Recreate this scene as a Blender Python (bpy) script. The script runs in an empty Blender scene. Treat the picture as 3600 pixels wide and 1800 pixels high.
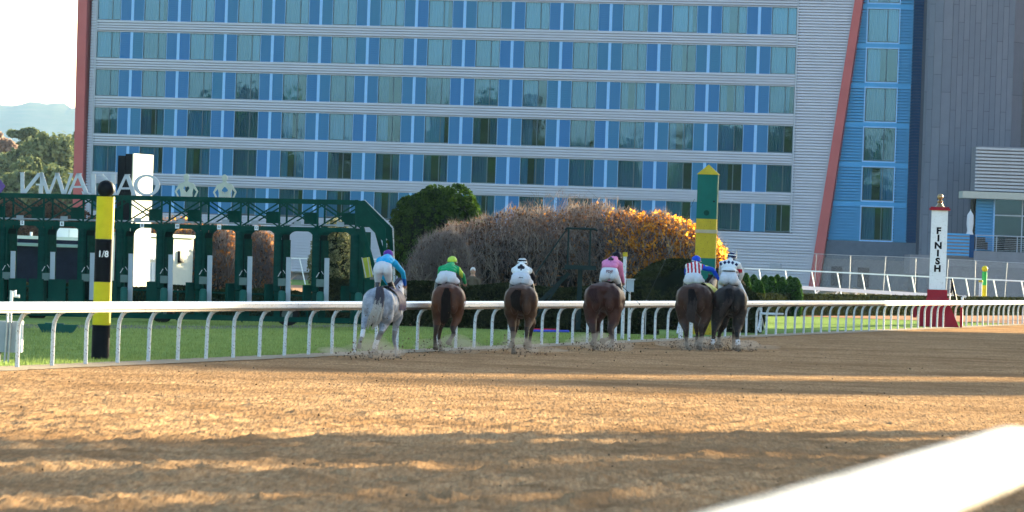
import bpy, bmesh, math, random
import numpy as np
from mathutils import Vector, Matrix
rnd = random.Random(7)
C = bpy.context.scene.collection
SC = bpy.context.scene

# ------------------------------------------------------------------ camera, sky, sun, exposure
FPX = 20000.0; HC = 2.05; ROLL = math.radians(2.0); PITCH = 21/FPX
cam_d = bpy.data.cameras.new('camera'); cam = bpy.data.objects.new('camera', cam_d); C.objects.link(cam)
cam_d.sensor_width = 36.0; cam_d.lens = 200.0; cam_d.clip_start = 0.5; cam_d.clip_end = 30000
cam.matrix_world = Matrix.Translation((0, 0, HC)) @ Matrix.Rotation(math.pi/2+PITCH, 4, 'X') @ Matrix.Rotation(ROLL, 4, 'Z')
cam_d.dof.use_dof = True; cam_d.dof.focus_distance = 195.0; cam_d.dof.aperture_fstop = 8.0
SC.camera = cam
SUN_AZ = math.radians(55); SUN_EL = math.radians(10.0)        # azimuth from +X towards +Y
SUND = Vector((math.cos(SUN_AZ)*math.cos(SUN_EL), math.sin(SUN_AZ)*math.cos(SUN_EL), math.sin(SUN_EL)))
w = bpy.data.worlds.new('World'); SC.world = w; w.use_nodes = True
nt = w.node_tree; bg = nt.nodes['Background']
sky = nt.nodes.new('ShaderNodeTexSky'); sky.sky_type = 'NISHITA'; sky.sun_disc = False
sky.sun_elevation = SUN_EL; sky.sun_rotation = math.pi/2-SUN_AZ
sky.air_density = 1.0; sky.dust_density = 1.2; sky.ozone_density = 1.6
nt.links.new(sky.outputs['Color'], bg.inputs['Color']); bg.inputs['Strength'].default_value = 0.07
sd = bpy.data.lights.new('sun', 'SUN'); sun = bpy.data.objects.new('sun', sd); C.objects.link(sun)
sd.energy = 5.0; sd.angle = math.radians(0.5); sd.color = (1.0, 0.86, 0.56)
sun.rotation_euler = (-SUND).to_track_quat('-Z', 'Y').to_euler(); sun.location = (60, 80, 60)
SC.view_settings.view_transform = 'Standard'; SC.view_settings.look = 'None'
SC.view_settings.gamma = 1.0; SC.view_settings.use_curve_mapping = False
SC.view_settings.exposure = 3.12

# ------------------------------------------------------------------ helpers
CAMM = cam.matrix_world.to_3x3().copy()
def ray(u, v):
    return CAMM @ Vector(((u-1800)/FPX, -(v-900)/FPX, -1.0))
def W(u, v, Y):
    r = ray(u, v); r = r*(Y/r.y); return Vector((r.x, r.y, r.z+HC))
def G(u, v, z=0.0):
    r = ray(u, v); t = (z-HC)/r.z; return Vector((r.x*t, r.y*t, z))
def GX(u, Y):                       # world x on the vertical through ground point seen at column u (roll corrected)
    v = 860+u*0.0349+HC*FPX/Y
    return W(u, v, Y).x

_mats = {}
def mat(name, col, rough=0.7, var=0.12, scale=3.0, bump=0.0, bscale=40.0, metal=0.0, spec=0.3, detail=5, stretch=None, col2=None, coat=0.0, specks=0.0, patches=0.0, wrinkle=None):
    if name in _mats: return _mats[name]
    m = bpy.data.materials.new(name); m.use_nodes = True; n = m.node_tree; N = n.nodes; L = n.links
    b = N['Principled BSDF']
    b.inputs['Roughness'].default_value = rough; b.inputs['Metallic'].default_value = metal
    b.inputs['Specular IOR Level'].default_value = spec if metal > 0.3 or 'rail' in name or 'boot' in name else spec*(0.0 if rough > 0.7 else 0.15)
    if coat: b.inputs['Coat Weight'].default_value = coat
    tc = N.new('ShaderNodeTexCoord'); mp = N.new('ShaderNodeMapping'); L.new(tc.outputs['Object'], mp.inputs['Vector'])
    if stretch: mp.inputs['Scale'].default_value = stretch
    no = N.new('ShaderNodeTexNoise'); no.inputs['Scale'].default_value = scale; no.inputs['Detail'].default_value = detail
    no.inputs['Roughness'].default_value = 0.65
    L.new(mp.outputs['Vector'], no.inputs['Vector'])
    r = N.new('ShaderNodeValToRGB'); L.new(no.outputs['Fac'], r.inputs['Fac'])
    c = np.array(col[:3]); c2 = np.array(col2[:3]) if col2 is not None else None
    if c2 is None:
        lo = np.clip(c*(1-var), 0, 1); hi = np.clip(c*(1+var), 0, 1)
    else: lo, hi = c, c2
    r.color_ramp.elements[0].position = 0.33; r.color_ramp.elements[1].position = 0.67
    r.color_ramp.elements[0].color = (*lo, 1); r.color_ramp.elements[1].color = (*hi, 1)
    colour = r.outputs['Color']
    def mixin(sc, lo_, hi_, c_, det=3, use=None):
        nonlocal colour
        q = N.new('ShaderNodeTexNoise'); q.inputs['Scale'].default_value = sc; q.inputs['Detail'].default_value = det
        L.new(use or tc.outputs['Object'], q.inputs['Vector'])
        rr_ = N.new('ShaderNodeValToRGB'); rr_.color_ramp.elements[0].position = lo_; rr_.color_ramp.elements[1].position = hi_
        L.new(q.outputs['Fac'], rr_.inputs['Fac'])
        mx = N.new('ShaderNodeMixRGB'); mx.inputs[2].default_value = (*c_, 1); L.new(rr_.outputs['Color'], mx.inputs[0]); L.new(colour, mx.inputs[1]); colour = mx.outputs[0]
    if specks: mixin(26.0, 0.66-0.06*specks, 0.70-0.06*specks, (0.085, 0.055, 0.035)); mixin(7.0, 0.60, 0.80, tuple(c*0.72))
    if patches: mixin(0.22, 0.42, 0.72, tuple(c*1.02)); mixin(0.9, 0.50, 0.75, tuple(c*0.88))
    L.new(colour, b.inputs['Base Color'])
    if bump:
        n2 = N.new('ShaderNodeTexNoise'); n2.inputs['Scale'].default_value = bscale; n2.inputs['Detail'].default_value = 4
        L.new(mp.outputs['Vector'], n2.inputs['Vector'])
        bp = N.new('ShaderNodeBump'); bp.inputs['Strength'].default_value = min(1.0, bump); bp.inputs['Distance'].default_value = 0.02
        L.new(n2.outputs['Fac'], bp.inputs['Height']); L.new(bp.outputs['Normal'], b.inputs['Normal'])
    _mats[name] = m; return m

class MB:
    """collects faces, build() links them as one mesh object"""
    def __init__(s): s.v = []; s.f = []; s.m = []
    def add(s, vs, fs, mi=0):
        o = len(s.v); s.v.extend([tuple(p) for p in vs])
        for f in fs: s.f.append([i+o for i in f]); s.m.append(mi)
        return s
    def box(s, c, size, mi=0, rot=None):
        hx, hy, hz = size[0]/2, size[1]/2, size[2]/2
        P = [Vector((x*hx, y*hy, z*hz)) for x in (-1, 1) for y in (-1, 1) for z in (-1, 1)]
        if rot is not None: P = [rot @ p for p in P]
        c = Vector(c)
        return s.add([p+c for p in P], [(0,1,3,2),(4,6,7,5),(0,4,5,1),(2,3,7,6),(0,2,6,4),(1,5,7,3)], mi)
    def b2(s, x0, x1, y0, y1, z0, z1, mi=0):
        return s.box(((x0+x1)/2, (y0+y1)/2, (z0+z1)/2), (abs(x1-x0), abs(y1-y0), abs(z1-z0)), mi)
    def bar(s, p0, p1, a, b=None, mi=0, up=(0, 0, 1)):
        b = a if b is None else b
        p0, p1 = Vector(p0), Vector(p1); d = (p1-p0); L = d.length; d.normalize()
        u = Vector(up); sx = d.cross(u)
        if sx.length < 1e-4: sx = d.cross(Vector((0, 1, 0)))
        sx.normalize(); uy = sx.cross(d)
        R = Matrix((sx, d, uy)).transposed()
        return s.box((p0+p1)/2, (a, L, b), mi, R)
    def tube(s, pts, r, n=8, mi=0, caps=True):
        pts = [Vector(p) for p in pts]; rs = r if isinstance(r, (list, tuple)) else [r]*len(pts)
        vs = []; prev = None
        for i, p in enumerate(pts):
            d = (pts[min(i+1, len(pts)-1)]-pts[max(i-1, 0)]).normalized()
            if prev is None:
                a = Vector((0, 0, 1)) if abs(d.z) < 0.9 else Vector((0, 1, 0))
                sx = d.cross(a).normalized()
            else:
                sx = (prev - d*prev.dot(d)).normalized()
            prev = sx; sy = d.cross(sx)
            for k in range(n):
                an = 2*math.pi*k/n
                vs.append(p+(sx*math.cos(an)+sy*math.sin(an))*rs[i])
        fs = []
        for i in range(len(pts)-1):
            for k in range(n):
                fs.append((i*n+k, i*n+(k+1) % n, (i+1)*n+(k+1) % n, (i+1)*n+k))
        if caps:
            fs.append(tuple(range(n-1, -1, -1))); fs.append(tuple((len(pts)-1)*n+k for k in range(n)))
        return s.add(vs, fs, mi)
    def lathe(s, prof, c=(0, 0, 0), n=16, mi=0, rotz=0.0, sq=False):
        c = Vector(c); vs = []
        for (r, z) in prof:
            for k in range(n):
                a = 2*math.pi*k/n+rotz
                vs.append(c+Vector((r*math.cos(a), r*math.sin(a), z)))
        fs = []
        for i in range(len(prof)-1):
            for k in range(n):
                fs.append((i*n+k, i*n+(k+1) % n, (i+1)*n+(k+1) % n, (i+1)*n+k))
        fs.append(tuple(range(n-1, -1, -1))); fs.append(tuple((len(prof)-1)*n+k for k in range(n)))
        return s.add(vs, fs, mi)
    def prism(s, poly, y0, y1, mi=0, axis='y'):
        """polygon in x,z (ccw or cw) extruded along y (or given axis order)"""
        n = len(poly)
        if axis == 'y': f = lambda a, b, t: (a, t, b)
        elif axis == 'x': f = lambda a, b, t: (t, a, b)
        else: f = lambda a, b, t: (a, b, t)
        vs = [f(a, b, y0) for a, b in poly]+[f(a, b, y1) for a, b in poly]
        fs = [tuple(range(n-1, -1, -1)), tuple(range(n, 2*n))]+[(i, (i+1) % n, n+(i+1) % n, n+i) for i in range(n)]
        return s.add(vs, fs, mi)
    def mesh(s, name, mats, smooth=False, fix=True):
        me = bpy.data.meshes.new(name); me.from_pydata(s.v, [], s.f)
        for m in (mats if isinstance(mats, (list, tuple)) else [mats]): me.materials.append(m)
        me.polygons.foreach_set('material_index', s.m)
        if fix:
            bm = bmesh.new(); bm.from_mesh(me); bmesh.ops.recalc_face_normals(bm, faces=bm.faces); bm.to_mesh(me); bm.free()
        if smooth: smooth_by_angle(me)
        me.update(); return me
    def build(s, name, mats, parent=None, loc=None, smooth=False, fix=True):
        return link(name, s.mesh(name, mats, smooth, fix), parent, loc)
def smooth_by_angle(me, ang=0.7):
    me.polygons.foreach_set('use_smooth', [True]*len(me.polygons))
    try: me.set_sharp_from_angle(angle=ang)
    except Exception: pass
def link(name, me, parent=None, loc=None, rot=None):
    o = bpy.data.objects.new(name, me); C.objects.link(o)
    if parent is not None: o.parent = parent
    if loc is not None: o.location = loc
    if rot is not None: o.rotation_euler = rot
    return o
def tag(o, label=None, cat=None, group=None, kind=None):
    if label: o['label'] = label
    if cat: o['category'] = cat
    if group: o['group'] = group
    if kind: o['kind'] = kind
    return o
def thing(name, label, cat, loc=(0, 0, 0), rz=0.0, group=None):
    o = bpy.data.objects.new(name, None); C.objects.link(o); o.location = loc; o.rotation_euler = (0, 0, rz)
    o.empty_display_size = 0.2
    return tag(o, label, cat, group)
def kids(o, acc=None): return [c for c in C.objects if c.parent == o]
def copy_tree(o, parent=None):
    c = o.copy(); C.objects.link(c); c.parent = parent
    for ch in list(o.children): copy_tree(ch, c)
    return c
def np_mesh(name, v, f, mats, mi=None, smooth=False):
    """fast mesh from numpy arrays; f is (n,3) or (n,4)"""
    me = bpy.data.meshes.new(name); v = np.asarray(v, dtype=np.float32); f = np.asarray(f, dtype=np.int32)
    k = f.shape[1]; me.vertices.add(len(v)); me.vertices.foreach_set('co', v.ravel())
    me.loops.add(f.size); me.loops.foreach_set('vertex_index', f.ravel())
    me.polygons.add(len(f)); me.polygons.foreach_set('loop_start', np.arange(0, f.size, k, dtype=np.int32))
    me.polygons.foreach_set('loop_total', np.full(len(f), k, dtype=np.int32))
    for m in (mats if isinstance(mats, (list, tuple)) else [mats]): me.materials.append(m)
    if mi is not None: me.polygons.foreach_set('material_index', np.asarray(mi, dtype=np.int32))
    if smooth: me.polygons.foreach_set('use_smooth', np.ones(len(f), dtype=bool))
    me.update(calc_edges=True); me.validate(); return me

# ------------------------------------------------------------------ ground
R0 = Vector((-8.28, 94.3)); TD = Vector((0.186, 0.9825)).normalized(); WD = Vector((TD.y, -TD.x))
def TR(t, wv, z=0.0):                # track coordinates: t along the rail, w to the camera side of it
    p = R0+TD*t+WD*wv; return Vector((p.x, p.y, z))
def to_track(x, y):
    d = Vector((x, y))-R0; return d.dot(TD), d.dot(WD)

def vnoise(nx, ny, cx, cy, seed):
    """value noise on an nx*ny grid of cells with coarse cell sizes cx, cy"""
    g = np.random.RandomState(seed)
    a = g.rand(int(nx/cx)+3, int(ny/cy)+3)
    x = np.arange(nx)/cx; y = np.arange(ny)/cy
    xi = x.astype(int); yi = y.astype(int); fx = x-xi; fy = y-yi
    fx = fx*fx*(3-2*fx); fy = fy*fy*(3-2*fy)
    A = a[xi][:, yi]; B = a[xi+1][:, yi]; Cc = a[xi][:, yi+1]; D = a[xi+1][:, yi+1]
    fx = fx[:, None]; fy = fy[None, :]
    return (A*(1-fx)+B*fx)*(1-fy)+(Cc*(1-fx)+D*fx)*fy - 0.5

M_dirt = mat('dirt', (0.225, 0.128, 0.064), rough=0.93, scale=24.0, bump=1.0, bscale=22.0, spec=0.12, col2=(0.475, 0.295, 0.155), detail=10, stretch=(1, 0.06, 1), patches=1.0)
M_soil = mat('soil', (0.20, 0.145, 0.095), rough=0.95, scale=0.6, bump=0.6, bscale=6.0, spec=0.1, col2=(0.27, 0.2, 0.13))
M_sand = mat('sand_edge', (0.30, 0.235, 0.165), rough=0.95, scale=5, bump=0.6, bscale=25.0, spec=0.1, col2=(0.42, 0.34, 0.25), detail=8)
M_grass = mat('grass', (0.15, 0.215, 0.060), rough=0.85, scale=1.2, bump=1.0, bscale=45.0, spec=0.15, col2=(0.24, 0.32, 0.105), detail=9, patches=1.0)
M_grass2 = mat('far_grass', (0.07, 0.12, 0.03), rough=0.9, scale=0.15, bump=0.4, bscale=4.0, spec=0.1, col2=(0.13, 0.17, 0.05))
M_asph = mat('path_gravel', (0.14, 0.135, 0.13), rough=0.9, scale=4, var=0.2, bump=0.4, bscale=30)

g = MB(); R = 14000
g.add([(-R, -R, -0.12), (R, -R, -0.12), (R, R, -0.12), (-R, R, -0.12)], [(0, 1, 2, 3)])
tag(g.build('ground', M_soil), kind='structure')

# dirt track: real relief, furrows run along the track
def track_mesh():
    tt = [-120.0, -90, -70, -58]; t = -54.0
    while t < 15: tt.append(t); t += 0.11
    while t < 75: tt.append(t); t += 0.25
    while t < 210: tt.append(t); t += 1.2
    tt += [240, 290, 350]
    ww = list(np.arange(0.35, 21.5, 0.042))+list(np.arange(21.6, 27.5, 0.5))+[28, 30, 34]
    tt = np.array(tt); ww = np.array(ww); nT, nW = len(tt), len(ww)
    H = np.zeros((nT, nW))
    near = np.clip((5-tt)/55, 0, 1)[:, None]          # rougher towards the stand
    # clods
    H += 0.024*vnoise(nT, nW, 1.0, 1.4, 1)*(0.45+0.7*near)
    H += 0.015*vnoise(nT, nW, 1.0, 1.0, 2)
    # harrow lines, several spacings, long along t
    H += 0.034*vnoise(nT, nW, 70, 4.0, 3)*(0.25+near)
    H += 0.020*vnoise(nT, nW, 60, 7.0, 4)*(0.15+near)
    H += 0.030*vnoise(nT, nW, 2.0, 2.6, 14)*near
    H += 0.012*vnoise(nT, nW, 3.5, 4, 5)*(0.4+near)
    # hoof cups: sparse dents and thrown clods
    g_ = np.random.RandomState(11)
    c = vnoise(nT, nW, 3.0, 5.0, 6); H += np.where(c > 0.30, (c-0.30)*0.15, 0)*(0.5+near)
    c = vnoise(nT, nW, 3.5, 6.0, 8); H -= np.where(c > 0.30, (c-0.30)*0.15, 0)*(0.3+near)
    H += 0.055*near*(0.5+0.5*np.sin(ww[None, :]*2*math.pi/0.62+vnoise(nT, nW, 50, 30, 19)*7))**2*(0.6+vnoise(nT, nW, 6, 4, 20))
    H += 0.022*np.clip(np.sin(ww[None, :]*2*math.pi/1.9+vnoise(nT, nW, 80, 40, 9)*4), 0, 1)**2*np.clip(near*1.4-0.35, 0, 1)
    edge = np.minimum(np.clip((ww-0.35)/0.6, 0, 1)[None, :], 1)
    H = H*edge - 0.0
    P = np.zeros((nT, nW, 3))
    P[..., 0] = R0.x+TD.x*tt[:, None]+WD.x*ww[None, :]
    P[..., 1] = R0.y+TD.y*tt[:, None]+WD.y*ww[None, :]
    P[..., 2] = H+0.0
    i = np.arange(nT-1)[:, None]*nW+np.arange(nW-1)[None, :]
    F = np.stack([i, i+1, i+nW+1, i+nW], -1).reshape(-1, 4)
    return np_mesh('dirt_track', P.reshape(-1, 3), F[:, ::-1][:, ::-1], M_dirt, smooth=True)
tag(link('dirt_track', track_mesh()), kind='structure')

def strip(name, m, t0, t1, w0, w1, z, n=1, jit0=0.0, jit1=0.0, seed=0):
    r_ = random.Random(seed); vs = []; k = n+1
    for i in range(k):
        t = t0+(t1-t0)*i/n
        vs += [TR(t, w0+r_.uniform(-1, 1)*jit0, z), TR(t, w1+r_.uniform(-1, 1)*jit1, z)]
    o = MB().add(vs, [(2*i, 2*i+1, 2*i+3, 2*i+2) for i in range(n)]).build(name, m, fix=False)
    me = o.data
    if me.polygons[0].normal.z < 0: me.flip_normals()
    return tag(o, kind='structure')
strip('rail_edge_strip', M_sand, -60, 400, -0.32, 0.62, 0.012, 900, 0.06, 0.07, 3)
strip('infield_grass', M_grass, -120, 420, -330, -0.28, 0.0)
# service path and grass bank behind it, in world axes (they cross the view)
def quad(name, m, pts, kind='structure'):
    o = MB().add(pts, [tuple(range(len(pts)))]).build(name, m, fix=False)
    if o.data.polygons[0].normal.z < 0: o.data.flip_normals()
    return tag(o, kind=kind)
pa = [G(-400, 1150), G(700, 1157), G(1300, 1150), G(1300, 1141), G(700, 1146), G(-400, 1136)]
quad('service_path', M_asph, [p+Vector((0, 0, 0.006)) for p in pa])

# ------------------------------------------------------------------ running rail
M_white = mat('white_rail_paint', (0.60, 0.61, 0.64), rough=0.38, var=0.06, scale=1.5, spec=0.45, detail=8, specks=0.6)
M_post = mat('white_post_paint', (0.58, 0.60, 0.64), rough=0.45, var=0.12, scale=9, spec=0.4, detail=8, specks=1.0)
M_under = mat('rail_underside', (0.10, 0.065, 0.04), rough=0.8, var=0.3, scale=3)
M_gal = mat('galvanised_steel', (0.42, 0.43, 0.45), rough=0.45, metal=0.6, var=0.15, scale=6)
rail = thing('running_rail', 'long white running rail on curved posts between dirt track and grass', 'rail', TR(0, 0))
RY = math.atan2(TD.y, TD.x)-math.pi/2
def rail_section(t0, t1):
    # profile in (w, z): rounded white hood, open below
    pr = [(0.00, 0.965), (0.25, 0.965), (0.28, 0.985), (0.28, 1.065), (0.25, 1.088), (0.13, 1.105), (0.02, 1.10), (-0.02, 1.08), (-0.02, 0.98)]
    b = MB(); n = len(pr)
    vs = [TR(t0, a, z)-TR(0, 0) for a, z in pr]+[TR(t1, a, z)-TR(0, 0) for a, z in pr]
    for i in range(n):
        b.add([vs[i], vs[(i+1) % n], vs[n+(i+1) % n], vs[n+i]], [(0, 1, 2, 3)], 0)
    b.add(vs[:n], [tuple(range(n))], 0); b.add(vs[n:], [tuple(range(n))], 0)
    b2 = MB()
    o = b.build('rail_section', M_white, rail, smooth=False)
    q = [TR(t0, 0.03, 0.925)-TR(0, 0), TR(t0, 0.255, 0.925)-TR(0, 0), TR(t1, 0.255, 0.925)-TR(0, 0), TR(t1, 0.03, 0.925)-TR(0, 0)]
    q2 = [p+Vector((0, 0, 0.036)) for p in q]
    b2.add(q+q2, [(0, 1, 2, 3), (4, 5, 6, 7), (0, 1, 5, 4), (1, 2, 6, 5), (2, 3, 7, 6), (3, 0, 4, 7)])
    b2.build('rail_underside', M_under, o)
tj = -30.0+1.4
while tj < 340:
    L = 12.2
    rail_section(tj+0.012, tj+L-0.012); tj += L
def post_mesh():
    b = MB(); pts = [(-0.02, 0, -0.1), (-0.02, 0, 0.62), (-0.005, 0, 0.76), (0.045, 0, 0.87), (0.115, 0, 0.935), (0.17, 0, 0.95)]
    # x here = towards the track
    b.tube(pts, [0.036]*6, 10)
    return b.mesh('post', M_post, smooth=True)
pm_ = post_mesh()
T0 = to_track(*G(45, 1292).xy)[0]
def add_post(t, parent, wv=0.0):
    p = TR(t, wv, rnd.uniform(-0.006, 0.006))-TR(0, 0)
    o = link('post', pm_, parent, p, (rnd.uniform(-0.012, 0.012), rnd.uniform(-0.012, 0.012), RY+rnd.uniform(-0.06, 0.06)))
for k in range(-6, 120):
    add_post(T0+2.2*k, rail)
# crossing section with extra posts and Y braces (portable part of the rail)
for t_ in (71.5, 72.3, 73.1, 82.0, 83.0):
    add_post(t_, rail, -0.02)
def brace(t):
    b = MB()
    for sgn in (-1, 1):
        b.tube([(-0.65, 0, 0.62), (-0.62, sgn*0.75, 0.12)], 0.03, 8)
        b.tube([(-0.65, 0, 0.66), (-0.05, sgn*0.9, 0.66)], 0.035, 8)
    b.tube([(-0.65, 0, 0.05), (-0.65, 0, 0.85)], 0.045, 8)
    link('brace', b.mesh('brace', M_post, smooth=True), rail, TR(t, -0.05)-TR(0, 0), (0, 0, RY))
brace(75.4); brace(92.0)

# ------------------------------------------------------------------ near rail (out of focus)
A_ = W(2550, 1800, 8.2); B_ = W(3585, 1500, 13.7)
d_ = (B_-A_); d_.z = 0; Ld = d_.length; d_.normalize()
near = thing('near_rail', 'out of focus white rail end in the near right corner', 'rail', (A_.x, A_.y, 0), math.atan2(d_.y, d_.x)-math.pi/2)
def near_hood():
    # centre line: from behind the left edge to a rounded end
    zt = 1.70; rr = 0.070; n = 20; b = MB()
    ys = [-6.0, 0, 2, 4, Ld-0.18, Ld-0.10, Ld-0.04, Ld-0.005]; ks = [1, 1, 1, 1, 1, 0.9, 0.68, 0.3]
    vs = []
    for y, k in zip(ys, ks):
        for i in range(n):
            a = 2*math.pi*i/n; ca, sa = math.cos(a), math.sin(a)
            vs.append((rr*0.95*k*math.copysign(abs(ca)**0.75, ca), y, zt-rr+rr*k*math.copysign(abs(sa)**0.75, sa)))
    fs = []
    for j in range(len(ys)-1):
        for i in range(n): fs.append((j*n+i, j*n+(i+1) % n, (j+1)*n+(i+1) % n, (j+1)*n+i))
    fs += [tuple(range(n)), tuple((len(ys)-1)*n+i for i in range(n))]
    return b.add(vs, fs)
M_nrail = mat('near_rail_shade_bands', (0.22, 0.215, 0.205), rough=0.5, var=0.10, scale=5, col2=(0.50, 0.48, 0.46), stretch=(0.4, 1.0, 0.4), detail=1)  # soft grey bands of dappled shadow are mixed into the rail colour
near_hood().build('hood', M_nrail, near, smooth=True)
for y in (-4, -1.2, 1.6, 4.4):
    MB().tube([(0, y, 0.05), (0, y, 1.49)], 0.04, 10).build('post', M_post, near, smooth=True)
# ------------------------------------------------------------------ hotel
FA = Vector((-34.456, 467.8, 0)); FB = Vector((22.06, 450.0, 0))
FE = (FB-FA).normalized(); FROT = math.atan2(FE.y, FE.x)
FN = Vector((FE.y, -FE.x, 0))                 # outward, towards the camera side
def fac(u, v, off=0.0):
    """image point -> facade coordinates (s along the front, z)"""
    r = ray(u, v); A0 = FA+FN*off; t = FN.dot(A0)/FN.dot(Vector((r.x, r.y, 0)))
    p = r*t; return (Vector((p.x, p.y, 0))-A0).dot(FE), p.z+HC
M_sid = mat('lavender_siding', (0.50, 0.52, 0.63), rough=0.55, var=0.05, scale=0.6, spec=0.35, stretch=(1, 1, 4))
M_trim = mat('pale_blue_trim', (0.26, 0.47, 0.78), rough=0.45, var=0.05)
M_ltrim = mat('light_trim', (0.36, 0.38, 0.45), rough=0.5, var=0.05)
M_red = mat('red_fin', (0.44, 0.115, 0.115), rough=0.6, var=0.07, scale=0.5)
M_lblue = mat('sky_blue_siding', (0.075, 0.29, 0.57), rough=0.5, var=0.06, scale=0.8, stretch=(1, 1, 3))
M_navy = mat('darker_blue_strip', (0.006, 0.045, 0.14), rough=0.5, var=0.1)
M_frame = mat('window_frame', (0.10, 0.14, 0.17), rough=0.4, var=0.1)
M_dark = mat('room_dark', (0.035, 0.03, 0.022), rough=0.9, var=0.4, scale=0.8)
M_bwall = mat('backing_wall', (0.2, 0.2, 0.22), rough=0.8)
def panel_mat(name, c1):
    m = bpy.data.materials.new(name); m.use_nodes = True; N = m.node_tree.nodes; L = m.node_tree.links; b = N['Principled BSDF']
    b.inputs['Roughness'].default_value = 0.45
    tc = N.new('ShaderNodeTexCoord'); wv = N.new('ShaderNodeTexWave'); wv.bands_direction = 'Z'; wv.wave_profile = 'SAW'
    wv.inputs['Scale'].default_value = 1.75; L.new(tc.outputs['Object'], wv.inputs['Vector'])
    bp = N.new('ShaderNodeBump'); bp.inputs['Strength'].default_value = 0.7; bp.inputs['Distance'].default_value = 0.03
    L.new(wv.outputs['Fac'], bp.inputs['Height']); L.new(bp.outputs['Normal'], b.inputs['Normal'])
    no = N.new('ShaderNodeTexNoise'); no.inputs['Scale'].default_value = 1.2
    oi = N.new('ShaderNodeObjectInfo')
    mx = N.new('ShaderNodeMixRGB'); mx.inputs[1].default_value = (*c1, 1); mx.inputs[2].default_value = (c1[0]*0.7+0.01, c1[1]*1.12, c1[2]*0.82, 1)
    L.new(oi.outputs['Random'], mx.inputs[0]); L.new(mx.outputs[0], b.inputs['Base Color'])
    return m
M_panel = panel_mat('blue_ribbed_panel', (0.010, 0.135, 0.375))
def curtain_mat(name, c1, c2):
    m = bpy.data.materials.new(name); m.use_nodes = True; N = m.node_tree.nodes; L = m.node_tree.links; b = N['Principled BSDF']
    b.inputs['Roughness'].default_value = 0.9
    oi = N.new('ShaderNodeObjectInfo'); mx = N.new('ShaderNodeMixRGB')
    mx.inputs[1].default_value = (*c1, 1); mx.inputs[2].default_value = (*c2, 1)
    L.new(oi.outputs['Random'], mx.inputs[0]); L.new(mx.outputs[0], b.inputs['Base Color']); return m
M_curt = curtain_mat('teal_grey_curtain', (0.035, 0.07, 0.11), (0.11, 0.20, 0.30))
def glass_mat(name, tint=(0.27, 0.50, 0.60), refl=0.17):
    m = bpy.data.materials.new(name); m.use_nodes = True; N = m.node_tree.nodes; L = m.node_tree.links
    N.remove(N['Principled BSDF']); out = N['Material Output']
    tr = N.new('ShaderNodeBsdfTransparent'); tr.inputs[0].default_value = (*[min(1, t*1.6) for t in tint], 1)
    gl = N.new('ShaderNodeBsdfGlossy'); gl.inputs['Roughness'].default_value = 0.02; gl.inputs['Color'].default_value = (0.20, 0.46, 0.92, 1)
    tc = N.new('ShaderNodeTexCoord'); no = N.new('ShaderNodeTexNoise'); no.inputs['Scale'].default_value = 0.7
    no.inputs['Detail'].default_value = 2
    ad = N.new('ShaderNodeVectorMath'); ad.operation = 'ADD'; oi = N.new('ShaderNodeObjectInfo')
    L.new(tc.outputs['Object'], ad.inputs[0]); L.new(oi.outputs['Location'], ad.inputs[1]); L.new(ad.outputs[0], no.inputs['Vector'])
    bp = N.new('ShaderNodeBump'); bp.inputs['Strength'].default_value = 0.15; bp.inputs['Distance'].default_value = 0.02
    L.new(no.outputs['Fac'], bp.inputs['Height']); L.new(bp.outputs['Normal'], gl.inputs['Normal'])
    mx = N.new('ShaderNodeMixShader'); mx.inputs[0].default_value = refl
    L.new(tr.outputs[0], mx.inputs[1]); L.new(gl.outputs[0], mx.inputs[2]); L.new(mx.outputs[0], out.inputs['Surface']); return m
M_glass = glass_mat('teal_window_glass')
# curtains seen behind glass: hotel local frame x = s, y = depth (0 at the face, + into the building), z up
hotel = thing('hotel_building', 'long lavender grey hotel with rows of teal windows and blue panels between red end columns', 'building', (FA.x, FA.y, 0), FROT)
RIB = 0.23
def ribbed(x0, x1, z0, z1, y=0.0, d=0.05, pitch=RIB, left=None, right=None):
    """lapped siding: every rib slopes out and returns with a hard step; left/right give slanted ends x(z)"""
    b = MB(); n = max(1, int(round((z1-z0)/pitch))); h = (z1-z0)/n
    L_ = left or (lambda z: x0); R_ = right or (lambda z: x1)
    for i in range(n):
        za, zb = z0+i*h, z0+(i+1)*h; zm = za+h*0.45; zn = zb-h*0.12
        for (q0, y0, q1, y1) in ((za, y+0.22, zm, y+0.22), (zm, y+0.22, zm+0.001, y-d), (zm+0.001, y-d, zb-0.001, y-d*0.9), (zb-0.001, y-d*0.9, zb, y+0.22)):
            b.add([(L_(q0), y0, q0), (R_(q0), y0, q0), (R_(q1), y1, q1), (L_(q1), y1, q1)], [(0, 1, 2, 3)])
    return b
ROWZ = [5.17+3.12*k for k in range(-1, 8)]     # window sills
WH = 2.17; BAY = 4.094; WW = 2.06; S0 = -0.30
NB = 15
SR = S0+BAY*(NB-1)+WW                           # right edge of the window field
ZTOP = ROWZ[-1]+WH+1.4
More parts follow.
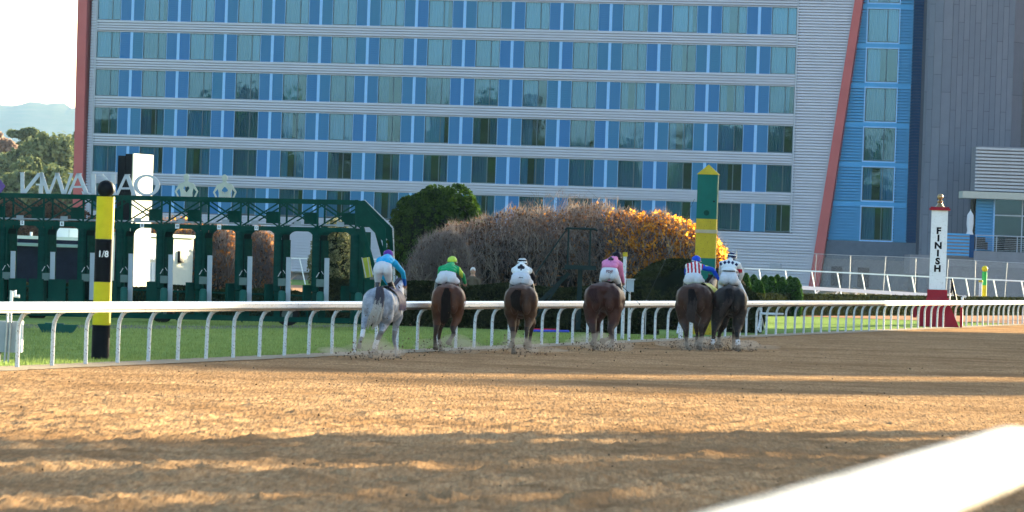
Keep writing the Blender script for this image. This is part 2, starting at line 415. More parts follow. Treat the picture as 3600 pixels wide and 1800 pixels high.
# window mesh kit (origin at lower left corner of opening)
def win_kit(w_, h_, tag_=''):
    k = {}
    b = MB()       # dark room box, open in front
    y1 = 0.9
    b.add([(0, 0, 0), (w_, 0, 0), (w_, 0, h_), (0, 0, h_), (0, y1, 0), (w_, y1, 0), (w_, y1, h_), (0, y1, h_)],
          [(4, 5, 6, 7), (0, 1, 5, 4), (3, 2, 6, 7), (0, 4, 7, 3), (1, 5, 6, 2)])
    k['window'] = b.mesh('window', M_dark)
    b = MB(); f = 0.055
    b.b2(0, w_, -0.01, 0.07, 0, f+0.02).b2(0, w_, -0.01, 0.07, h_-f, h_).b2(0, f, -0.01, 0.07, f+0.02, h_-f).b2(w_-f, w_, -0.01, 0.07, f+0.02, h_-f)
    k['frame'] = b.mesh('frame', M_frame)
    k['mullion'] = MB().b2(w_*0.62, w_*0.62+0.06, -0.005, 0.065, f+0.02, h_-f).mesh('mullion', M_frame)
    k['glass'] = MB().add([(f, 0.035, f), (w_-f, 0.035, f), (w_-f, 0.035, h_-f), (f, 0.035, h_-f)], [(0, 1, 2, 3)]).mesh('glass', M_glass)
    k['curtain'] = []
    for (a0, a1) in ((0.0, 0.97), (0.0, 0.62), (0.30, 1.0), (0.0, 0.42), (0.0, 0.28), (0.68, 1.0), (0.0, 0.80), (0.55, 1.0)):
        x0, x1 = 0.03+a0*(w_-0.06), 0.03+a1*(w_-0.06); n = max(6, int((x1-x0)/0.045)); b = MB(); vs = []
        for i in range(n+1):
            x = x0+(x1-x0)*i/n; y = 0.16+0.045*math.sin(i*1.9)+0.02*math.sin(i*0.7)
            vs += [(x, y, 0.02), (x, y, h_-0.02)]
        b.add(vs, [(2*i, 2*i+2, 2*i+3, 2*i+1) for i in range(n)])
        k['curtain'].append(b.mesh('curtain', M_curt, smooth=True, fix=False))
    return k
KIT = win_kit(WW, WH)
def put_window(parent, kit, x, z, r_, y=0.0, openness=0.3):
    wdw = link('window', kit['window'], parent, (x, y, z))
    link('frame', kit['frame'], wdw); link('mullion', kit['mullion'], wdw); link('glass', kit['glass'], wdw)
    q = r_.random()
    if q < openness: sel = r_.choice([[3, 5], [4, 5], [1], [4, 7], [3]])
    else: sel = r_.choice([[0], [0], [0], [6], [1, 7], [3, 2]])
    for s_ in sel: link('curtain', kit['curtain'][s_], wdw, (0, r_.uniform(0, 0.03), 0))
    return wdw
rw = random.Random(5)
pw = (BAY-WW-0.24)/2
P_panel = MB().b2(0, pw-0.03, 0.0, 0.05, 0, WH+0.06).mesh('blue_panel', M_panel)
P_mul = MB().b2(0, 0.24, -0.03, 0.05, 0, WH+0.10).mesh('panel_divider', M_trim)
P_slim = MB().b2(0, 0.03, -0.035, 0.04, 0, WH+0.08).mesh('edge_trim', M_trim)
for r_i, z in enumerate(ROWZ):
    if r_i == 0: continue
    for c in range(NB):
        x = S0+BAY*c
        op = 0.75 if r_i <= 1 else (0.55 if r_i <= 3 else (0.3 if r_i < 5 else 0.12))
        if c > 10: op = min(0.9, op+0.1)
        put_window(hotel, KIT, x, z, rw, 0.0, op)
        if c < NB-1:
            link('blue_panel', P_panel, hotel, (x+WW+0.03, 0, z-0.03)); link('panel_divider', P_mul, hotel, (x+WW+pw, 0, z-0.05))
            link('blue_panel', P_panel, hotel, (x+WW+pw+0.24, 0, z-0.03))
            link('edge_trim', P_slim, hotel, (x+WW, 0, z-0.04)); link('edge_trim', P_slim, hotel, (x+BAY-0.03, 0, z-0.04))
for r_i in range(1, len(ROWZ)):                # siding bands between rows
    z0 = ROWZ[r_i]+WH+0.05; z1 = ROWZ[r_i+1]-0.05 if r_i+1 < len(ROWZ) else ZTOP
    b = ribbed(S0, SR, z0, z1, 0.0); b.b2(S0, SR, -0.06, 0.0, z0-0.045, z0-0.003); b.b2(S0, SR, -0.07, 0.0, z1+0.003, z1+0.045)
    b.build('siding_band', M_sid, hotel, fix=False)
ZB = 0.6
ribbed(S0, SR, ZB, ROWZ[1]-0.10, 0.0).build('base_siding', M_sid, hotel, fix=False)
# left end strip and red column
sL = fac(312, 345)[0]; sl0 = fac(279, 0)[0]; sl1 = fac(262, 690)[0]; zl0 = fac(279, 0)[1]; zl1 = fac(262, 690)[1]
ribbed(sL, S0-0.12, ZB, ZTOP, 0.02).build('end_siding', M_sid, hotel, fix=False)
MB().b2(S0-0.12, S0-0.003, -0.04, 0.05, ZB, ZTOP).build('corner_trim', M_ltrim, hotel)
def rc(z, s0=sl0, s1=sl1, z0=zl0, z1=zl1): return s1+(s0-s1)*(z-z1)/(z0-z1)
sr0 = fac(311, 0)[0]; sr1 = fac(294, 690)[0]
def rcr(z): return sr1+(sr0-sr1)*(z-zl1)/(zl0-zl1)
MB().prism([(rc(0), 0), (rcr(0), 0), (rcr(ZTOP+0.6), ZTOP+0.6), (rc(ZTOP+0.6), ZTOP+0.6)], -0.35, 2.5).build('red_column', M_red, hotel)
# right: siding up to the slanted red fin, then the sky blue stair tower
f0 = fac(3010, 0); f1 = fac(2848, 1005); g0 = fac(3038, 0); g1 = fac(2884, 1005)
def fl(z): return f1[0]+(f0[0]-f1[0])*(z-f1[1])/(f0[1]-f1[1])
def fr(z): return g1[0]+(g0[0]-g1[0])*(z-g1[1])/(g0[1]-g1[1])
MB().b2(SR+0.003, SR+0.13, -0.04, 0.05, ROWZ[1]-0.06, ZTOP).build('corner_trim', M_ltrim, hotel)
ribbed(SR+0.13, 0, ROWZ[1]-0.10, ZTOP, 0.0, right=lambda z: fl(z)).build('end_siding', M_sid, hotel, fix=False)
ribbed(SR+0.003, 0, ZB, ROWZ[1]-0.103, 0.0, right=lambda z: fl(z)).build('end_siding', M_sid, hotel, fix=False)
MB().prism([(fl(0), 0), (fr(0), 0), (fr(ZTOP+0.6), ZTOP+0.6), (fl(ZTOP+0.6), ZTOP+0.6)], -0.45, 1.2).build('red_fin', M_red, hotel)
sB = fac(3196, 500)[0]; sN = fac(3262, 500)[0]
zb0 = fac(3000, 860)[1]
# blue windows
ktb = win_kit(2.52, 2.62)
bx0 = fac(3030, 640)[0]+0.05
zz = fac(3080, 845)[1]
k = 0
while zz < ZTOP-2:
    put_window(hotel, ktb, bx0, zz, rw, 0.0, 0.75 if k < 2 else 0.3)
    # surround trim
    MB().b2(-0.09, -0.003, -0.05, 0.03, -0.1, 2.72).b2(2.523, 2.61, -0.05, 0.03, -0.1, 2.72).b2(-0.003, 2.523, -0.05, 0.03, -0.1, -0.003).b2(-0.003, 2.523, -0.05, 0.03, 2.623, 2.72).build('window_surround', M_trim, hotel, (bx0, 0, zz))
    zt = zz+2.72
    ribbed(0, bx0-0.09, zz-0.1, zt, 0.0, d=0.05, pitch=0.235, left=lambda z: fr(z)).build('blue_siding', M_lblue, hotel, fix=False)
    ribbed(bx0+2.61, sB, zz-0.1, zt, 0.0, d=0.05, pitch=0.235).build('blue_siding', M_lblue, hotel, fix=False)
    b = MB(); b.add([(fr(zt), -0.055, zt), (sB, -0.055, zt), (sB, -0.055, zz+3.12-0.1), (fr(zz+3.02), -0.055, zz+3.12-0.1)], [(0, 1, 2, 3)])
    b.add([(fr(zt), -0.055, zt), (sB, -0.055, zt), (sB, 0.02, zt), (fr(zt), 0.02, zt)], [(0, 1, 2, 3)])
    b.build('floor_band', M_lblue, hotel, fix=False)
    zz += 3.12; k += 1
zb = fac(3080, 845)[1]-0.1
ribbed(sB+0.003, sN, zb, ZTOP, 0.0, d=0.05, pitch=0.235).build('darker_blue_strip', M_navy, hotel, fix=False)  # narrow strip coloured far darker than the blue bay beside it
# body behind
MB().b2(rc(10)+0.5, sN+22, 1.0, 17, 0, ZTOP+0.3).build('wall', M_bwall, hotel)
MB().b2(rc(ZTOP), sN+22, -0.25, 17.3, ZTOP+0.31, ZTOP+0.9).build('parapet', M_ltrim, hotel)
# block base under the blue tower: individual course blocks
M_block = mat('grey_block', (0.15, 0.155, 0.185), rough=0.85, var=0.12, scale=2, bump=0.3, bscale=20)
M_cap = mat('slate_cap', (0.10, 0.12, 0.165), rough=0.7, var=0.08)
zbase1 = fac(3000, 912)[1]; zfoot = -1.0
MB().b2(fr(zb-0.8), sN+30, -0.10, 0.9, zbase1, zb-0.003).build('base_band', M_cap, hotel)
bw, bh = 0.81, 0.405
bmesh_block = MB().b2(0.006, bw-0.006, 0, 0.10, 0.006, bh-0.006).mesh('block', M_block)
zc = zbase1-bh; row = 0; nbk = 0
xs0 = fr(zbase1-1.0)+0.1
while zc > 0.2 and nbk < 290:
    x = xs0-(bw/2 if row % 2 else 0)
    while x < sB+0.3 and nbk < 290:
        link('block', bmesh_block, hotel, (x, -0.05+rw.uniform(-0.006, 0.006), zc)); x += bw; nbk += 1
    zc -= bh; row += 1
MB().b2(xs0-0.5, sN+30, 0.06, 0.9, 0, zbase1-0.003).build('base_wall', M_block, hotel)
M_door = mat('dark_vent_door', (0.055, 0.05, 0.06), rough=0.7, var=0.15)
for (ua, ub, va, vb) in ((2924, 2960, 936, 1005), (3017, 3055, 940, 1010)):
    a = fac(ua, va); c = fac(ub, vb); b = MB()
    b.b2(a[0], c[0], -0.13, -0.06, max(c[1], 0.05), a[1])
    for i in range(9): b.b2(a[0]+0.1, c[0]-0.1, -0.15, -0.131, a[1]-0.2-i*0.13, a[1]-0.14-i*0.13)
    b.build('service_door', M_door, hotel)
a = fac(2707, 925); c = fac(2746, 946); b = MB(); b.b2(a[0], c[0], -0.10, 0.0, c[1], a[1], 0)
for i in range(5): b.b2(a[0]+0.05, c[0]-0.05, -0.13, -0.101, c[1]+0.05+i*0.09, c[1]+0.09+i*0.09)
b.build('vent_grille', M_ltrim, hotel)

# ------------------------------------------------------------------ grey curved tower and terrace wing
def unproj(u, v, Y): return W(u, v, Y)
M_tow = [mat('tower_panel', (0.150, 0.160, 0.205), rough=0.62, var=0.05, scale=0.8), mat('tower_panel_b', (0.138, 0.15, 0.195), rough=0.62, var=0.05, scale=0.8)]
M_joint = mat('tower_joint', (0.075, 0.08, 0.105), rough=0.8)
tower = thing('panelled_tower', 'slate grey curved tower of tall staggered metal panels right of the blue stair bay', 'building', (0, 0, 0))
YT = 441.0
xa = W(3258, 300, YT).x; xb = W(3560, 300, YT).x
# plan: rounded left shoulder, flat front, right return
plan = []
for i in range(5):
    a = math.radians(180-i*22.5*1.0); plan.append((xa+1.9+1.9*math.cos(a), YT+1.9-1.9*math.sin(a)+0.35))
npan = 11; x0f = xa+1.9
xs = [x0f+(xb-x0f)*i/npan for i in range(1, npan+1)]
for x in xs: plan.append((x, YT+0.35-(x-x0f)*0.04))
plan2 = plan+[(xb+0.9, YT+1.6), (xb+0.9, YT+9)]
bt = MB()
for i in range(len(plan2)-1):
    (x0, y0), (x1, y1) = plan2[i], plan2[i+1]
    bt.add([(x0, y0+0.03, 0), (x1, y1+0.03, 0), (x1, y1+0.03, 32), (x0, y0+0.03, 32)], [(0, 1, 2, 3)])
bt.add([(plan2[0][0], plan2[0][1]+0.03, 0), (plan2[0][0], 456, 0), (plan2[0][0], 456, 32), (plan2[0][0], plan2[0][1]+0.03, 32)], [(0, 1, 2, 3)])
bt.build('core', M_joint, tower, fix=False)
rt = random.Random(3); npl = 0
for i in range(len(plan2)-1):
    (x0, y0), (x1, y1) = plan2[i], plan2[i+1]; d = Vector((x1-x0, y1-y0, 0)); L = d.length; an = math.atan2(d.y, d.x)
    z = -((i*1.37) % 4.1); me = {}
    while z < 32:
        h = 4.1; za = max(z, 0.02); zb_ = min(z+h, 32)
        if zb_-za > 0.2:
            m_ = MB().b2(0.018, L-0.018, -0.02, 0.03, 0.016, zb_-za-0.016).mesh('panel', M_tow[rt.randrange(2)])
            o = link('panel', m_, tower, (x0, y0, za), (0, 0, an)); npl += 1
        z += h
# building right of the tower (blue siding behind)
bwg = thing('blue_wing', 'sky blue ribbed wing at the upper right edge behind the grey tower', 'building', (0, 0, 0))
yw = 447.0; xw0 = W(3560, 300, yw).x; xw1 = xw0+14
b = ribbed(xw0, xw1, 14.0, 31, 0.0, pitch=0.235); b.build('blue_siding', M_lblue, bwg, (0, yw, 0), fix=False)
MB().b2(xw0, xw1, yw+0.05, yw+8, 0, 31.2).build('wall', M_bwall, bwg)

terr = thing('terrace_building', 'low grey slatted terrace block with cream fascia and dark windows at the right edge', 'building', (0, 0, 0))
YV = 432.0
M_slat = mat('grey_slat', (0.38, 0.40, 0.45), rough=0.5, var=0.06)
M_cream = mat('cream_fascia', (0.40, 0.41, 0.38), rough=0.6, var=0.05)
M_conc = mat('grey_concrete', (0.19, 0.195, 0.225), rough=0.85, var=0.1, scale=1.2, bump=0.2)
M_dglass = glass_mat('dark_olive_glass', (0.14, 0.15, 0.12), 0.14)
sx0 = W(3432, 520, YV).x; sx1 = sx0+12
def ZT(v, u=3500, Y=YV): return W(u, v, Y).z
zt0, zt1 = ZT(515), ZT(672)
MB().b2(sx0+0.15, sx1, YV+0.25, YV+6, zt1, zt0).build('wall', M_conc, terr)
nsl = 13; sl = MB().b2(0, sx1-sx0, 0, 0.22, 0, (zt0-zt1)/nsl*0.60).mesh('slat', M_slat)
for i in range(nsl): link('slat', sl, terr, (sx0, YV, zt1+(zt0-zt1)/nsl*i))
fz0, fz1 = ZT(676), ZT(700); fx0 = W(3381, 690, YV).x
MB().b2(fx0, sx1, YV-0.9, YV+3, fz1, fz0).build('fascia', M_cream, terr)
gz0, gz1 = fz1-0.003, ZT(885); gx0 = W(3432, 780, YV).x; gx1 = W(3494, 780, YV).x
ribbed(gx0, gx1, gz1, gz0, 0, d=0.06, pitch=0.24).build('blue_siding', M_lblue, terr, (0, YV+0.6, 0), fix=False)
MB().b2(gx1, gx1+0.1, YV+0.5, YV+0.8, gz1, gz0).build('corner_trim', M_trim, terr)
MB().b2(gx0, sx1, YV+2.4, YV+6, 0.0, gz0).build('wall', M_dark, terr)
for i in range(3):
    xa_ = gx1+0.12+i*2.1
    MB().add([(xa_, YV+0.8, gz1), (xa_+2.05, YV+0.8, gz1), (xa_+2.05, YV+0.8, gz0), (xa_, YV+0.8, gz0)], [(0, 1, 2, 3)]).build('window', M_dglass, terr, fix=False)
    MB().b2(xa_+2.05, xa_+2.13, YV+0.74, YV+0.86, gz1, gz0).build('mullion', M_ltrim, terr)
zmid = ZT(758)
MB().b2(gx1+0.1, sx1, YV+0.70, YV+0.739, zmid, zmid+0.09).build('transom', M_ltrim, terr)
# terrace parapet + cable railing
px0 = W(3320, 860, YV-4).x; px1 = W(3408, 860, YV-4).x
ribbed(px0, px1, ZT(905, 3400, YV-4), ZT(822, 3400, YV-4), 0, d=0.06, pitch=0.26).build('blue_parapet', M_lblue, terr, (0, YV-4, 0), fix=False)
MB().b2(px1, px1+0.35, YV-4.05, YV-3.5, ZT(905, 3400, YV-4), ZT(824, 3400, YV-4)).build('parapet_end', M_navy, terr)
MB().b2(px0, px1, YV-3.99, YV-3.5, ZT(905, 3400, YV-4), ZT(822, 3400, YV-4)-0.02).build('parapet_wall', M_bwall, terr)
zr0 = ZT(830, 3500, YV-4); zr1 = ZT(884, 3500, YV-4)
MB().b2(px1+0.35, sx1, YV-4, YV+2.3, zr1-1.9, zr1).build('terrace_deck', M_conc, terr)
MB().b2(W(3200, 900, YV-4).x, px1+0.35, YV-3.8, YV+2.3, zr1-1.9, zr1-0.45).build('terrace_wall', M_conc, terr)
for i in range(6):
    MB().tube([(px1+0.5+i*1.55, YV-3.9, zr1), (px1+0.5+i*1.55, YV-3.9, zr0)], 0.035, 6).build('railing_post', M_ltrim, terr)
MB().tube([(px1+0.45, YV-3.9, zr0+0.02), (sx1, YV-3.9, zr0+0.02)], 0.04, 6).build('handrail', M_ltrim, terr)
for i in range(7):
    MB().tube([(px1+0.45, YV-3.9, zr1+0.1+i*0.14), (sx1, YV-3.9, zr1+0.1+i*0.14)], 0.013, 4).build('cable', M_gal, terr)
MB().b2(W(3290, 900, YV-5).x, sx1, YV-5, YV-4.1, 0, zr1-1.2).build('retaining_wall', M_block, terr)
MB().b2(sx1-5.5, sx1-5.3, YV-2, YV-1.6, zr1, zr1+0.9).build('stone_pier', M_conc, terr)
# terrace furniture (dark blocks behind the railing)
M_wick = mat('dark_wicker', (0.05, 0.045, 0.04), rough=0.9, var=0.3, scale=8)
for i, q in enumerate((0.9, 3.3, 5.6)):
    ch = thing('lounge_chair', ['dark wicker chair on the terrace beside the blue parapet', 'dark wicker chair in the middle of the terrace behind the cable railing', 'dark wicker chair at the right end of the terrace behind the railing'][i], 'chair', (px1+q, YV-2.4, zr1), 0, 'dark wicker chairs on the terrace')
    MB().b2(-0.45, 0.45, -0.4, 0.4, 0.15, 0.45).build('seat', M_wick, ch); MB().b2(-0.45, 0.45, 0.28, 0.42, 0.453, 1.05).build('backrest', M_wick, ch)
    for s_ in (-1, 1): MB().b2(s_*0.52-0.065, s_*0.52+0.065, -0.4, 0.42, 0.1, 0.68).build('armrest', M_wick, ch)
# closed parasol
M_umb = mat('white_canvas', (0.55, 0.56, 0.60), rough=0.8, var=0.06)
ux = W(3410, 800, YV-3.2); us = (YV-3.2)/FPX
par = thing('closed_parasol', 'white closed parasol standing on the terrace left of the blue siding', 'parasol', (ux.x, YV-3.2, zr1-0.2))
zt_ = W(3410, 740, YV-3.2).z-(zr1-0.2); zb2 = W(3410, 827, YV-3.2).z-(zr1-0.2)
MB().lathe([(0.30, zb2), (0.22, zb2+0.25), (0.20, zb2+0.35), (0.27, zb2+0.9), (0.24, zt_-0.35), (0.10, zt_-0.12), (0.03, zt_)], n=14).build('canopy', M_umb, par, smooth=True)
MB().tube([(0, 0, 0), (0, 0, zt_+0.1)], 0.03, 8).build('pole', M_gal, par)

# ------------------------------------------------------------------ hills, berm, far rails, fence
def hill(name, Y0, depth, prof, m, seed, fuzz):
    """prof: list of (u, v) skyline points; real ridge: crest at Y0, slopes towards the camera and away"""
    r_ = np.random.RandomState(seed); us = np.linspace(prof[0][0], prof[-1][0], 700)
    vs_ = np.interp(us, [p[0] for p in prof], [p[1] for p in prof])
    V = []; n = len(us)
    nz = np.convolve(r_.rand(n+20), np.ones(3)/3, 'same')[10:-10]
    rows = [(-depth, 0.0), (-depth*0.7, 0.25), (-depth*0.4, 0.6), (-depth*0.15, 0.9), (0, 1.0), (depth*0.5, 0.6), (depth, 0)]
    for (dy, k) in rows:
        for i in range(n):
            p = W(us[i], vs_[i], Y0); z = p.z*k
            if k > 0: z += (nz[i]-0.5)*fuzz*(1 if k == 1 else 0.0)+r_.uniform(-1, 1)*fuzz*(0.3 if k == 1 else 0)
            V.append((p.x*(1+dy/Y0*0.5), Y0+dy, max(z, -0.2)))
    i = (np.arange(len(rows)-1)[:, None]*n+np.arange(n-1)[None, :])
    F = np.stack([i, i+1, i+n+1, i+n], -1).reshape(-1, 4)
    return tag(link(name, np_mesh(name, V, F, m)), kind='structure')
M_hill = mat('wooded_hill', (0.05, 0.065, 0.035), rough=1.0, scale=0.02, col2=(0.085, 0.08, 0.05), spec=0.0)
hill('wooded_hill', 9500, 1800, [(-9000, 420), (-2500, 330), (-600, 352), (0, 358), (130, 360), (300, 378), (900, 420), (2500, 520), (6000, 700), (12000, 650)], M_hill, 4, 16.0)
b = MB()
berm_pts = [(2780, 1012), (2900, 1010), (3060, 1016), (3250, 1030), (3420, 1040), (3700, 1060)]
M_rough = mat('rough_grass_bank', (0.13, 0.11, 0.075), rough=1.0, scale=0.8, bump=1.0, bscale=5, col2=(0.20, 0.18, 0.13))
def berm():
    V = []; n = 160; r_ = random.Random(2)
    for k, (Y, hk) in enumerate(((380, 0), (398, 0.75), (408, 1.0), (424, 0.8), (440, -0.2))):
        for i in range(n):
            u = 2300+1900*i/(n-1); v = np.interp(u, [2300]+[p[0] for p in berm_pts], [1010]+[p[1] for p in berm_pts])
            p = W(u, v, 408); z = max(p.z, 0.15)*hk+(r_.uniform(-0.12, 0.12) if hk > 0 else -0.05); V.append((p.x*Y/408, Y, z))
    i = (np.arange(4)[:, None]*n+np.arange(n-1)[None, :]); F = np.stack([i, i+1, i+n+1, i+n], -1).reshape(-1, 4)
    return np_mesh('grass_bank', V, F, M_rough, smooth=True)
tag(link('grass_bank', berm()), kind='structure')
# far dirt chute between the far rails (reddish, sunlit)
M_dirt2 = mat('far_dirt', (0.30, 0.165, 0.10), rough=0.95, scale=1.5, col2=(0.38, 0.235, 0.15))
quad('far_dirt_track', M_dirt2, [(-60, 262, 0.02), (120, 262, 0.02), (120, 376, 0.02), (-60, 376, 0.02)])

def far_rail(name, label, pts, hgt, thick, m, postm, pr, lean=0.0, every=1, goose=True):
    """pts: image points of the rail top with their distance (u, v, Y, post spacing index)"""
    base = W(*pts[0]); root = thing(name, label, 'rail', (base.x, base.y, 0))
    P = [W(*p) for p in pts]
    # posts at even spacing
    segs = []
    for a, c in zip(P[:-1], P[1:]):
        MB().bar(a-Vector((base.x, base.y, thick/2)), c-Vector((base.x, base.y, thick/2)), thick*0.8, thick).build('rail_section', m, root)
        L = (c-a).length; n = max(1, int(round(L/every)))
        for i in range(n):
            q = a.lerp(c, (i+0.5)/n); zt = q.z-thick; zb_ = 0.0
            b = MB(); lx = lean
            if goose: b.tube([(-0.25, 0, -zt+zb_), (-0.25, 0, -0.35), (-0.12, 0, -0.08), (0, 0, 0)], pr, 6)
            else: b.tube([(lx, 0, -zt+zb_), (0, 0, 0)], pr, 6)
            b.build('post', postm, root, (q.x-base.x, q.y-base.y, zt))
    return root
M_whitef = mat('white_far_rail', (0.78, 0.79, 0.82), rough=0.5, var=0.04)
far_rail('turn_rail', 'thick white rail sloping down behind the arborvitae to the right edge', [(2780, 1003, 350), (3250, 1030, 352), (3640, 1057, 356)], 1.1, 0.22, M_whitef, M_whitef, 0.05, every=1.25)
far_rail('outer_turn_rail', 'thin white rail on slanted posts in front of the block wall', [(1000, 905, 392), (1750, 915, 392), (2530, 938, 388), (2900, 953, 384), (3250, 970, 380), (3640, 988, 376)], 1.2, 0.09, M_whitef, M_whitef, 0.04, lean=0.45, every=2.15, goose=False)
# chain link fence
fence = thing('chain_link_fence', 'thin grey wire fence with tall posts on the bank before the block wall', 'fence', (0, 398, 0))
fp = [(2590, 878), (2865, 892), (2990, 898), (3108, 901), (3220, 906), (3328, 911), (3430, 916), (3535, 922), (3640, 927)]
FP = [W(u, v, 398) for u, v in fp]
for i, p in enumerate(FP):
    MB().tube([(p.x, 0, 0.3), (p.x+(0.12 if i % 2 else 0.0), 0, p.z)], 0.03, 6).build('post', M_gal, fence)
    if i: MB().tube([(FP[i-1].x, 0, FP[i-1].z), (p.x, 0, p.z)], 0.024, 6).build('top_rail', M_gal, fence)
b = MB()
for i in range(1, len(FP)):
    a, c = FP[i-1], FP[i]; n = 26
    for j in range(n):
        x0 = a.x+(c.x-a.x)*j/n; x1 = a.x+(c.x-a.x)*(j+1)/n; zt = a.z+(c.z-a.z)*j/n
        z = 0.5; k = 0
        b.bar((x0, 0.02, 0.5), (x0+0.9, 0.02, zt-0.05), 0.006, 0.006); b.bar((x0+0.9, -0.02, 0.5), (x0, -0.02, zt-0.05), 0.006, 0.006)
tag(b.build('wire_mesh', M_gal, fence), kind='stuff')
# ------------------------------------------------------------------ foliage
def leaf_mat(name, c1, c2, trans=0.35, rough=0.6, scale=1.5, hue3=None):
    m = bpy.data.materials.new(name); m.use_nodes = True; N = m.node_tree.nodes; L = m.node_tree.links
    N.remove(N['Principled BSDF']); out = N['Material Output']
    tc = N.new('ShaderNodeTexCoord'); no = N.new('ShaderNodeTexNoise'); no.inputs['Scale'].default_value = scale; no.inputs['Detail'].default_value = 3
    L.new(tc.outputs['Object'], no.inputs['Vector'])
    gi = N.new('ShaderNodeNewGeometry'); ad = N.new('ShaderNodeMath'); ad.operation = 'MULTIPLY_ADD'
    L.new(gi.outputs['Random Per Island'], ad.inputs[0]); ad.inputs[1].default_value = 0.55; L.new(no.outputs['Fac'], ad.inputs[2])
    r = N.new('ShaderNodeValToRGB'); L.new(ad.outputs[0], r.inputs['Fac'])
    r.color_ramp.elements[0].position = 0.45; r.color_ramp.elements[1].position = 1.0
    r.color_ramp.elements[0].color = (*c1, 1); r.color_ramp.elements[1].color = (*c2, 1)
    if hue3:
        e = r.color_ramp.elements.new(0.75); e.color = (*hue3, 1)
    d = N.new('ShaderNodeBsdfDiffuse'); t = N.new('ShaderNodeBsdfTranslucent'); mx = N.new('ShaderNodeMixShader'); mx.inputs[0].default_value = trans
    L.new(r.outputs['Color'], d.inputs['Color']); L.new(r.outputs['Color'], t.inputs['Color'])
    L.new(d.outputs[0], mx.inputs[1]); L.new(t.outputs[0], mx.inputs[2]); L.new(mx.outputs[0], out.inputs['Surface']); return m
M_ever = leaf_mat('evergreen_leaf', (0.006, 0.018, 0.008), (0.05, 0.10, 0.014), 0.35)
M_hedge = leaf_mat('hedge_leaf', (0.004, 0.007, 0.003), (0.042, 0.050, 0.018), 0.15)
M_arb = leaf_mat('arborvitae_leaf', (0.010, 0.034, 0.008), (0.05, 0.12, 0.02), 0.3)
M_pine = leaf_mat('pine_needles', (0.085, 0.115, 0.055), (0.24, 0.26, 0.12), 0.15, scale=0.4)
M_olive = leaf_mat('olive_leaf', (0.04, 0.05, 0.02), (0.22, 0.22, 0.12), 0.35)
M_orange = leaf_mat('orange_leaf', (0.30, 0.09, 0.012), (0.80, 0.42, 0.07), 0.55, hue3=(0.62, 0.24, 0.02))
M_rust = leaf_mat('rust_leaf', (0.16, 0.055, 0.02), (0.45, 0.19, 0.06), 0.5)
M_brownl = leaf_mat('brown_leaf', (0.035, 0.020, 0.013), (0.19, 0.105, 0.06), 0.4)
M_twig = mat('grey_twig', (0.15, 0.115, 0.10), rough=0.8, var=0.3, scale=6)
M_twigl = mat('pale_twig', (0.27, 0.215, 0.18), rough=0.8, var=0.25, scale=6)
M_bark = mat('bark', (0.09, 0.07, 0.055), rough=0.95, var=0.3, scale=4, bump=0.5)
M_yell = leaf_mat('yellow_flower', (0.30, 0.30, 0.03), (0.65, 0.60, 0.05), 0.3)

def leaves(P, size, seed, aspect=1.6, droop=0.0):
    """(n,3) centres -> quads (folded diamonds) randomly turned"""
    r_ = np.random.RandomState(seed); n = len(P)
    a = r_.normal(size=(n, 3)); a /= np.linalg.norm(a, axis=1)[:, None]
    b = r_.normal(size=(n, 3)); b -= (a*b).sum(1)[:, None]*a; b /= np.linalg.norm(b, axis=1)[:, None]
    s = size*(0.6+0.8*r_.rand(n))[:, None]
    v = np.stack([P-a*s*aspect*0.5, P+b*s*0.5, P+a*s*aspect*0.5, P-b*s*0.5], 1).reshape(-1, 3)
    f = np.arange(n*4).reshape(-1, 4); return v, f
def twigs(P0, P1, r0):
    """thin 3-sided tapered sticks"""
    n = len(P0); d = P1-P0; d /= np.linalg.norm(d, axis=1)[:, None]
    a = np.cross(d, np.tile([[0.3, 0.9, 0.2]], (n, 1))); a /= np.linalg.norm(a, axis=1)[:, None]; b = np.cross(d, a)
    r0 = np.broadcast_to(np.asarray(r0, dtype=float).reshape(-1, 1), (n, 1))
    vs = []
    for k in range(3):
        an = 2*math.pi*k/3; o = (a*math.cos(an)+b*math.sin(an))*r0; vs.append(P0+o)
    vs.append(P1); v = np.stack(vs, 1).reshape(-1, 3)
    i = np.arange(n)[:, None]*4; f = np.concatenate([i+[0, 1, 3], i+[1, 2, 3], i+[2, 0, 3]], 0)
    return v, f
def ell_pts(n, c, r, seed, shell=0.6, lump=0.18, zmin=None):
    """points in the outer part of a lumpy ellipsoid"""
    g_ = np.random.RandomState(seed); d = g_.normal(size=(n, 3)); d /= np.linalg.norm(d, axis=1)[:, None]
    k = g_.normal(size=(14, 3)); k /= np.linalg.norm(k, axis=1)[:, None]; amp = g_.uniform(-1, 1, 14)
    l = np.zeros(n)
    for q, a in zip(k, amp): l += a*np.exp(-((d-q)**2).sum(1)*6)
    rr = (shell+(1-shell)*g_.rand(n)**0.6)*(1+lump*l)
    P = d*rr[:, None]*np.array(r)+np.array(c)
    if zmin is not None: P = P[P[:, 2] > zmin]
    return P
def clumpy(P, seed, nc=60, pull=0.35):
    """pull points towards random clump centres to get light and dark clumps"""
    g_ = np.random.RandomState(seed); cc = P[g_.choice(len(P), nc)]
    out = P.copy()
    for i in range(0, len(P), 4000):
        q = P[i:i+4000]; d = ((q[:, None, :]-cc[None])**2).sum(2); j = d.argmin(1); out[i:i+4000] = q+(cc[j]-q)*pull*g_.rand(len(q))[:, None]
    return out
def core(c, r, m, name, parent, n=3):
    bm = bmesh.new(); bmesh.ops.create_icosphere(bm, subdivisions=n, radius=1.0)
    g_ = random.Random(4)
    for v in bm.verts:
        k = 1+g_.uniform(-0.08, 0.08); v.co = Vector((v.co.x*r[0]*k+c[0], v.co.y*r[1]*k+c[1], max(0.02, v.co.z*r[2]*k+c[2])))
    me = bpy.data.meshes.new(name); bm.to_mesh(me); bm.free(); me.materials.append(m); return link(name, me, parent)
